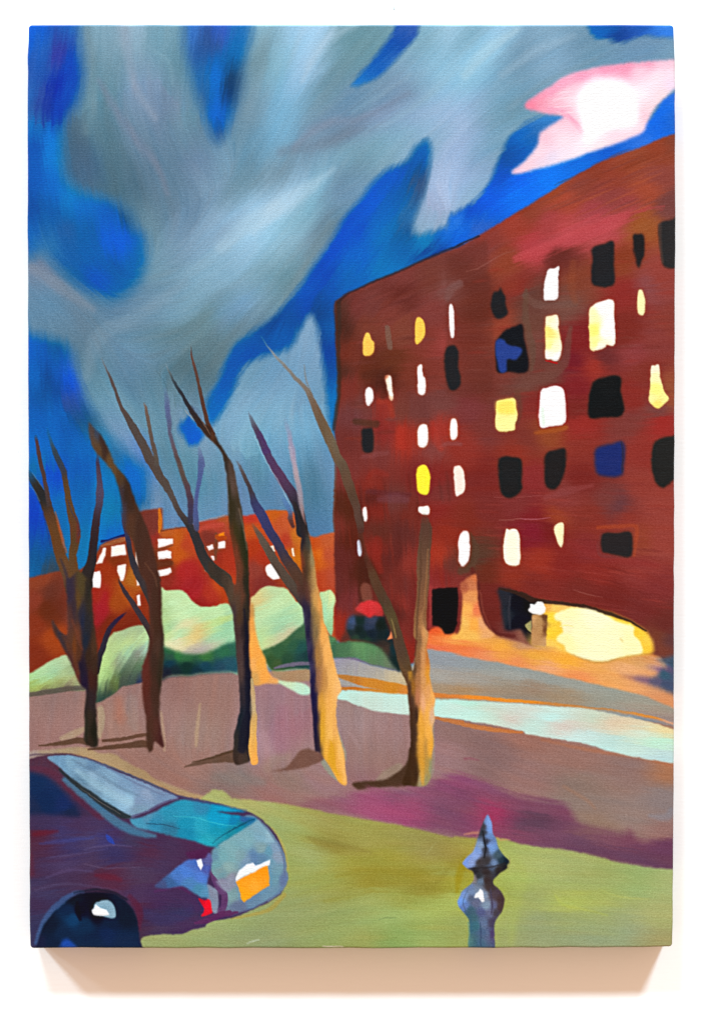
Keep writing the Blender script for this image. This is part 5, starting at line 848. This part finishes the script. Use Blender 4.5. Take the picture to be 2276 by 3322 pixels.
# ---------------------------------------------------------------- iron fence finial
fin = poly(d3("210,682 222,705 236,740 241,800 262,840 276,890 302,932 335,965 348,985 334,1010 332,1032 290,1062 246,1102 250,1132 290,1172 312,1215 316,1240 304,1302 264,1352 252,1400 250,1480 249,1650 82,1650 84,1540 92,1400 86,1352 50,1312 28,1280 13,1248 28,1210 40,1182 80,1145 112,1120 118,1090 112,1050 80,1030 46,998 60,975 82,948 112,920 140,852 158,792 178,735 198,700"), 1.8)
lay(fin, calm(d3("220,740,120,155,216 225,780,112,148,210 215,820,100,130,180 220,880,116,146,202 235,900,112,150,205 180,800,50,50,56 175,760,60,55,60 200,860,50,50,62 195,910,55,55,65 165,880,130,150,180 130,950,132,160,216 145,920,120,150,205 100,990,136,156,206 80,980,120,150,215 200,980,56,50,50 160,990,60,52,52 300,980,34,50,60 320,985,22,32,38 280,940,62,82,92 250,1000,100,125,160 230,1020,70,80,100 200,1050,50,38,35 280,1040,44,35,30 320,1020,35,30,28 150,1080,46,44,45 130,1050,40,35,35 120,1095,134,120,112 200,1110,56,40,35 165,1110,95,110,130 220,1150,62,46,42 100,1180,112,132,166 90,1160,100,120,155 60,1200,116,142,192 40,1240,110,152,222 60,1270,95,120,175 180,1200,132,146,166 200,1270,126,146,166 150,1180,120,135,155 130,1250,96,100,126 100,1220,80,90,115 250,1200,72,55,60 290,1230,66,45,42 290,1280,72,50,45 250,1270,90,90,120 100,1300,60,90,106 170,1310,80,86,126 220,1310,96,100,130 260,1310,70,60,66 130,1400,55,100,112 110,1350,60,95,105 130,1500,60,96,106 180,1450,76,96,126 180,1380,90,105,135 210,1450,86,100,130 235,1450,76,60,96 240,1380,70,60,80 100,1500,75,115,112 150,1500,65,95,120"), .88, gain=1.05), s=6, power=2.2, lift=.4)
fin_id = own(fin, 'painted_railing_finial', 'grey blue iron finial with a pointed tip, standing in the grass')
gf = poly(d3("160,1162 178,1178 182,1205 190,1238 172,1246 148,1215 118,1216 130,1190 148,1180"), 1.3, False)
lay(gf, (255, 255, 252), lift=.8); own(gf, 'highlight', 'white glint on the lower bulb of the finial', fin_id)
for q, c, op, sf in ((d3.w("175,790,10 185,850,14 195,900,12 185,960,12"), (42, 42, 48), .8, 2), (d3.w("90,1030,8 150,1025,12 230,1022,10 320,995,10"), (45, 38, 38), .6, 2.5),
      (d3.w("225,1160,8 235,1250,12 230,1320,8"), (72, 66, 88), .7, 2), (d3.w("80,1170,4 50,1240,6 70,1310,6"), (70, 85, 110), .5, 2), (d3.w("85,1380,8 88,1450,12 90,1530,12"), (100, 140, 120), .6, 2.5),
      (d3.w("160,1380,6 165,1450,8 165,1530,8"), (52, 66, 95), .6, 2.5), (d3.w("350,950,4 352,985,7 338,1030,5"), (140, 130, 85), .6, 2), (d3.w("150,780,4 130,860,5 100,920,5"), (150, 120, 110), .5, 2)):
    m = stroke(q, sf); 
    lay(m, c, op)
# ------------------------------------------------------------------ hand of the painter
# ragged edges: everything painted is displaced by a small noise
wx = noise(5, 1) * 0.30 + noise(14, 2) * 0.38
wy = noise(5, 3) * 0.30 + noise(14, 4) * 0.38
xs = np.clip(Xg + wx, 0, W - 1.01); ys = np.clip(Yg + wy, 0, H - 1.01)
P = sample(P, xs, ys)
RELIEF = sample(RELIEF, xs, ys)
OWN2 = OWN[np.round(ys).astype(int), np.round(xs).astype(int)]
wide = lic(noise(14, 12), 12, 4.0)
hue = lic(noise(8, 13), 14, 2.5)
P = P * (1 + 0.05 * np.clip((P.max(-1, keepdims=True) - 60) / 80, 0, 1))
lum = P.mean(-1)
amp = np.clip(lum / 120, 0.35, 1.0) * np.clip((262 - lum) / 60, 0, 1)
P = P + (fine * 0.6 + broad * 0.9 + wide * 1.3)[..., None] * amp[..., None]
P = P + (hue * 1.1 * amp)[..., None] * np.array([1.0, -0.1, -0.7], np.float32)
P = P + (rng.standard_normal((H, W)) * 4.5).astype(np.float32)[..., None] * amp[..., None]
P = P + 0.75 * (P - blur(P, 1.1)) + 0.25 * (P - blur(P, 3.0))
P = np.clip(P, 0, 255)
STROKE = fine * 0.5 + broad * 0.5
del Yg, Xg, xs, ys, wx, wy

# ------------------------------------------------------------------ from paint to geometry
def lin(c):
    c = np.clip(c / 255.0, 0, 1)
    return np.where(c <= 0.04045, c / 12.92, ((c + 0.055) / 1.055) ** 2.4)

# canvas outline in photo px (slightly barrelled, rounded corners)
TOPY, BOTY = 80.0, 3076.0
def left_x(y): return np.interp(y, [80, 200, 800, 1500, 2300, 3000, 3076], [93, 90, 90, 92.5, 94.5, 97, 99])
def right_x(y): return np.interp(y, [80, 200, 800, 1500, 2300, 3000, 3076], [2184, 2188, 2189, 2186, 2184.5, 2181, 2180])
NX, NY = 1046, 1500
sv = np.linspace(0, 1, NX); tv = np.linspace(0, 1, NY)
yy = TOPY + (BOTY - TOPY) * tv
e = np.minimum(yy - TOPY, BOTY - yy)
ins = np.where(e < 11, 11 - np.sqrt(np.maximum(121 - (11 - e) ** 2, 0)), 0)
wob = lambda k, n, sc, am: np.interp(np.arange(n), np.arange(0, n + sc, sc), np.random.default_rng(k).standard_normal(len(np.arange(0, n + sc, sc)))) * am
L = left_x(yy) + ins + wob(21, NY, 26, .45); R = right_x(yy) - ins + wob(22, NY, 26, .45)
PX = L[:, None] + (R - L)[:, None] * sv[None, :]
PY = np.repeat(yy[:, None], NX, 1)
edge_t = wob(23, NX, 40, .4); edge_b = wob(24, NX, 40, .9) + np.interp(sv, [0, .25, .8, 1], [-.5, 1, 0, -4])
PY += edge_t[None, :] * np.clip(1 - (yy - TOPY) / 60, 0, 1)[:, None] + edge_b[None, :] * np.clip(1 - (BOTY - yy) / 60, 0, 1)[:, None]
# owner of each cell, then snap the corners of cells to the true outlines
cxm = (PX[:-1, :-1] + PX[1:, 1:]) / 2 / C - 0.5; cym = (PY[:-1, :-1] + PY[1:, 1:]) / 2 / C - 0.5
CELL = OWN2[np.clip(np.round(cym), 0, H - 1).astype(int), np.clip(np.round(cxm), 0, W - 1).astype(int)]
# drop stray single cells
for _ in range(2):
    up = np.roll(CELL, 1, 0); dn = np.roll(CELL, -1, 0); lf = np.roll(CELL, 1, 1); rt = np.roll(CELL, -1, 1)
    lone = (CELL != up) & (CELL != dn) & (up == dn); CELL = np.where(lone, up, CELL)
    lone = (CELL != lf) & (CELL != rt) & (lf == rt); CELL = np.where(lone, lf, CELL)
SX = np.zeros_like(PX); SY = np.zeros_like(PX); cnt = np.zeros_like(PX)
# smooth the stair-steps: a corner on a border between two parts moves to the mean of its border neighbours
bord = np.zeros(PX.shape, bool)
d = CELL[:-1, :-1]
vd = CELL[:, 1:] != CELL[:, :-1]; hd = CELL[1:, :] != CELL[:-1, :]
E_v = np.zeros((NY - 1, NX), bool); E_v[:, 1:-1] = vd          # vertical grid edges lying on a border
E_h = np.zeros((NY, NX - 1), bool); E_h[1:-1, :] = hd
QX, QY = PX.copy(), PY.copy()
for _ in range(3):
    sx = np.zeros_like(QX); sy = np.zeros_like(QX); n = np.zeros_like(QX)
    for Ev, a, b in ((E_v, (slice(0, -1), slice(None)), (slice(1, None), slice(None))), (E_h, (slice(None), slice(0, -1)), (slice(None), slice(1, None)))):
        sx[a] += Ev * QX[b]; sy[a] += Ev * QY[b]; n[a] += Ev
        sx[b] += Ev * QX[a]; sy[b] += Ev * QY[a]; n[b] += Ev
    mv = n == 2
    mv[0] = mv[-1] = False; mv[:, 0] = mv[:, -1] = False
    QX = np.where(mv, 0.5 * QX + 0.5 * sx / np.maximum(n, 1), QX)
    QY = np.where(mv, 0.5 * QY + 0.5 * sy / np.maximum(n, 1), QY)
QX = PX + np.clip(QX - PX, -0.8, 0.8); QY = PY + np.clip(QY - PY, -0.8, 0.8)

gxp = np.clip(QX / C - 0.5, 0, W - 1.01); gyp = np.clip(QY / C - 0.5, 0, H - 1.01)
fall = np.interp(QY, [80, 900, 1500, 3076], [1.045, 1.02, 1.0, .985])[..., None]      # the lamps hang nearer the top edge
COL = (lin(sample(P, gxp, gyp)) - GLOSS) / (EXPO * fall)
COL = np.clip(COL, 0.001, 0.86)
# paint height: brush relief, thicker paint on the lights, and the rolled edge of the canvas
z = sample(STROKE, gxp, gyp) * 0.00003 + sample(RELIEF, gxp, gyp) * 0.00022
de = np.minimum(np.minimum(QX - L[:, None], R[:, None] - QX), np.minimum(QY - QY[0:1], QY[-1:] - QY))
rr = 7.0
roll = np.where(de < rr, rr - np.sqrt(np.maximum(rr * rr - (rr - np.maximum(de, 0)) ** 2, 0)), 0) * U
WX = (QX - CX) * U; WZ = (CY - QY) * U; WY = -z + roll
VERT = np.stack([WX, WY, WZ], -1).reshape(-1, 3).astype(np.float32)
COLF = np.concatenate([COL, np.ones(COL.shape[:2] + (1,))], -1).reshape(-1, 4).astype(np.float32)

# ------------------------------------------------------------------ materials
def paint_material(name, rough, spec):
    m = bpy.data.materials.new(name); m.use_nodes = True
    nt = m.node_tree; b = nt.nodes['Principled BSDF']
    at = nt.nodes.new('ShaderNodeAttribute'); at.attribute_name = 'paint'
    tc = nt.nodes.new('ShaderNodeTexCoord')
    # canvas weave: fine horizontal threads crossed by vertical ones, broken by noise
    mp = nt.nodes.new('ShaderNodeMapping'); mp.inputs['Scale'].default_value = (260, 260, 700)
    n1 = nt.nodes.new('ShaderNodeTexNoise'); n1.inputs['Scale'].default_value = 1.0; n1.inputs['Detail'].default_value = 3
    wv = nt.nodes.new('ShaderNodeTexWave'); wv.bands_direction = 'Z'; wv.inputs['Scale'].default_value = 210; wv.inputs['Distortion'].default_value = 6; wv.inputs['Detail Scale'].default_value = 2.0
    ad = nt.nodes.new('ShaderNodeMath'); ad.operation = 'MULTIPLY_ADD'; ad.inputs[1].default_value = 0.35
    bp = nt.nodes.new('ShaderNodeBump'); bp.inputs['Strength'].default_value = 0.5; bp.inputs['Distance'].default_value = 0.0005
    lk = nt.links.new
    lk(tc.outputs['Object'], mp.inputs['Vector']); lk(mp.outputs[0], n1.inputs['Vector']); lk(tc.outputs['Object'], wv.inputs['Vector'])
    lk(wv.outputs['Fac'], ad.inputs[0]); lk(n1.outputs[0], ad.inputs[2]); lk(ad.outputs[0], bp.inputs['Height'])
    lk(at.outputs['Color'], b.inputs['Base Color']); lk(bp.outputs[0], b.inputs['Normal'])
    b.inputs['Roughness'].default_value = rough
    b.inputs['Specular IOR Level'].default_value = spec
    return m
oil = paint_material('oil_paint_on_canvas', 0.45, 0.06)

def raw_mesh(name, verts, faces, cols, mat):
    me = bpy.data.meshes.new(name)
    nv, nf = len(verts), len(faces)
    me.vertices.add(nv); me.vertices.foreach_set('co', np.ascontiguousarray(verts, np.float32).ravel())
    me.loops.add(nf * 4); me.loops.foreach_set('vertex_index', np.ascontiguousarray(faces, np.int32).ravel())
    me.polygons.add(nf); me.polygons.foreach_set('loop_start', np.arange(0, nf * 4, 4, dtype=np.int32))
    me.polygons.foreach_set('use_smooth', np.ones(nf, bool))
    me.update(calc_edges=True)
    if cols is not None:
        a = me.color_attributes.new('paint', 'FLOAT_COLOR', 'POINT')
        a.data.foreach_set('color', np.ascontiguousarray(cols, np.float32).ravel())
    me.materials.append(mat)
    o = bpy.data.objects.new(name, me)
    scene.collection.objects.link(o)
    return o

root = bpy.data.objects.new('canvas_painting', None)
scene.collection.objects.link(root)
root.location = (0, DEPTH, -0.43)
root['label'] = 'unframed oil painting of a city street at night hanging on the white wall'
root['category'] = 'painting'
from mathutils import Matrix
def under(o, par):
    o.parent = par
    o.matrix_parent_inverse = Matrix.Translation(-root.location) if par is root else Matrix()

idx = np.arange(NY * NX).reshape(NY, NX)
quads = np.stack([idx[:-1, :-1], idx[1:, :-1], idx[1:, 1:], idx[:-1, 1:]], -1)
objs = {}
def submesh(name, sel):
    f = quads[sel]
    used, inv = np.unique(f, return_inverse=True)
    return raw_mesh(name, VERT[used], inv.reshape(-1, 4), COLF[used], oil)
for k, (name, label, par) in enumerate(PARTS):
    sel = CELL == k
    kids = any(p[2] == k for p in PARTS)
    if sel.sum() < 6:
        if not kids: continue
        o = bpy.data.objects.new(name, None); scene.collection.objects.link(o)
    else:
        o = submesh(name, sel)
    objs[k] = o
    if label: o['label'] = label
# parenting: painting > painted thing > its pieces (never deeper than two levels below the painting)
for k, (name, label, par) in enumerate(PARTS):
    if k not in objs: continue
    p = par
    if p is not None and PARTS[p][2] is not None: p = PARTS[p][2]
    if p is None or p not in objs: under(objs[k], root)
    else:
        objs[k].parent = objs[p]

# stretcher sides: the border of the painted face carried back to the wall
ring = np.concatenate([idx[0, :], idx[1:, -1], idx[-1, -2::-1], idx[-2:0:-1, 0]])
rv = VERT[ring].copy(); rc = COLF[ring].copy()
steps = 4
vs = [rv]
for s_ in range(1, steps + 1):
    q = rv.copy(); q[:, 1] = rv[:, 1] + (DEPTH - 0.0006 - rv[:, 1]) * s_ / steps
    vs.append(q)
n = len(ring)
A = np.arange(n); B = (A + 1) % n
fs = np.concatenate([np.stack([s_ * n + B, s_ * n + A, (s_ + 1) * n + A, (s_ + 1) * n + B], -1) for s_ in range(steps)])
side_o = raw_mesh('canvas_side', np.concatenate(vs), fs[:, ::-1], np.concatenate([rc] * (steps + 1)), oil)
side_o['label'] = 'painted canvas wrapped over the sides of the stretcher'
under(side_o, root)
# linen back so the canvas is closed
lin_m = bpy.data.materials.new('raw_linen'); lin_m.use_nodes = True
lb_ = lin_m.node_tree.nodes['Principled BSDF']; lb_.inputs['Base Color'].default_value = (.55, .48, .38, 1); lb_.inputs['Roughness'].default_value = .9
x0, x1, z0, z1 = WX.min() + .002, WX.max() - .002, WZ.min() + .002, WZ.max() - .002
back = raw_mesh('canvas_back', np.array([(x0, DEPTH - .0008, z0), (x1, DEPTH - .0008, z0), (x1, DEPTH - .0008, z1), (x0, DEPTH - .0008, z1)]), np.array([[0, 3, 2, 1]]), None, lin_m)
under(back, root)

# ------------------------------------------------------------------ the wall
wm = bpy.data.materials.new('white_wall_paint'); wm.use_nodes = True
nt = wm.node_tree; b = nt.nodes['Principled BSDF']
b.inputs['Base Color'].default_value = (0.83, 0.82, 0.82, 1); b.inputs['Roughness'].default_value = 0.75; b.inputs['Specular IOR Level'].default_value = 0.15
tc = nt.nodes.new('ShaderNodeTexCoord')
mp = nt.nodes.new('ShaderNodeMapping'); mp.inputs['Rotation'].default_value = (0, math.radians(-28), 0); mp.inputs['Scale'].default_value = (60, 60, 420)
nz = nt.nodes.new('ShaderNodeTexNoise'); nz.inputs['Scale'].default_value = 1; nz.inputs['Detail'].default_value = 5
nb = nt.nodes.new('ShaderNodeTexNoise'); nb.inputs['Scale'].default_value = 900; nb.inputs['Detail'].default_value = 2
ad = nt.nodes.new('ShaderNodeMath'); ad.operation = 'MULTIPLY_ADD'; ad.inputs[1].default_value = 0.4
bp = nt.nodes.new('ShaderNodeBump'); bp.inputs['Strength'].default_value = 0.22; bp.inputs['Distance'].default_value = 0.0006
lk = nt.links.new
lk(tc.outputs['Object'], mp.inputs['Vector']); lk(mp.outputs[0], nz.inputs['Vector']); lk(tc.outputs['Object'], nb.inputs['Vector'])
lk(nb.outputs[0], ad.inputs[0]); lk(nz.outputs[0], ad.inputs[2]); lk(ad.outputs[0], bp.inputs['Height']); lk(bp.outputs[0], b.inputs['Normal'])
wv_, wf_ = [], []
def boxv(x0, x1, y0, y1, z0, z1):
    n = len(wv_)
    wv_.extend([(x0, y0, z0), (x1, y0, z0), (x1, y1, z0), (x0, y1, z0), (x0, y0, z1), (x1, y0, z1), (x1, y1, z1), (x0, y1, z1)])
    wf_.extend([[n + a for a in f] for f in ((0, 1, 5, 4), (1, 2, 6, 5), (2, 3, 7, 6), (3, 0, 4, 7), (4, 5, 6, 7), (3, 2, 1, 0))])
boxv(-3.5, 3.5, DEPTH, DEPTH + .15, -1.6, 1.6)
wall = raw_mesh('wall', np.array(wv_), np.array(wf_), None, wm)
for p in wall.data.polygons: p.use_smooth = False
wall['kind'] = 'structure'
wall['label'] = 'bright white plastered wall behind the canvas painting'

# a tiny hair stuck to the wall above the canvas
hm = bpy.data.materials.new('dark_speck'); hm.use_nodes = True
hm.node_tree.nodes['Principled BSDF'].inputs['Base Color'].default_value = (.16, .2, .2, 1)
k_w = (D_CAM + DEPTH) / D_CAM
pts = [(1276.0, 21.0, 1.4), (1275.5, 25.0, 2.2), (1276.5, 29.5, 2.6), (1279.0, 33.0, 1.6), (1280.0, 34.5, .4)]
hv, hf = [], []
for (px, py, w_) in pts:
    cx_, cz_ = (px - CX) * U * k_w, (CY - py) * U * k_w
    for a_ in range(6):
        t_ = a_ * math.pi / 3
        hv.append((cx_ + math.cos(t_) * w_ * .5 * U, DEPTH - .0004 + math.sin(t_) * .0003, cz_ - math.cos(t_) * .1 * U))
for i in range(len(pts) - 1):
    for a_ in range(6):
        hf.append([i * 6 + a_, i * 6 + (a_ + 1) % 6, (i + 1) * 6 + (a_ + 1) % 6, (i + 1) * 6 + a_])
hair = raw_mesh('wall_chip', np.array(hv), np.array(hf), None, hm)
hair['label'] = 'tiny dark chip on the white wall just above the canvas'
hair['category'] = 'wall mark'
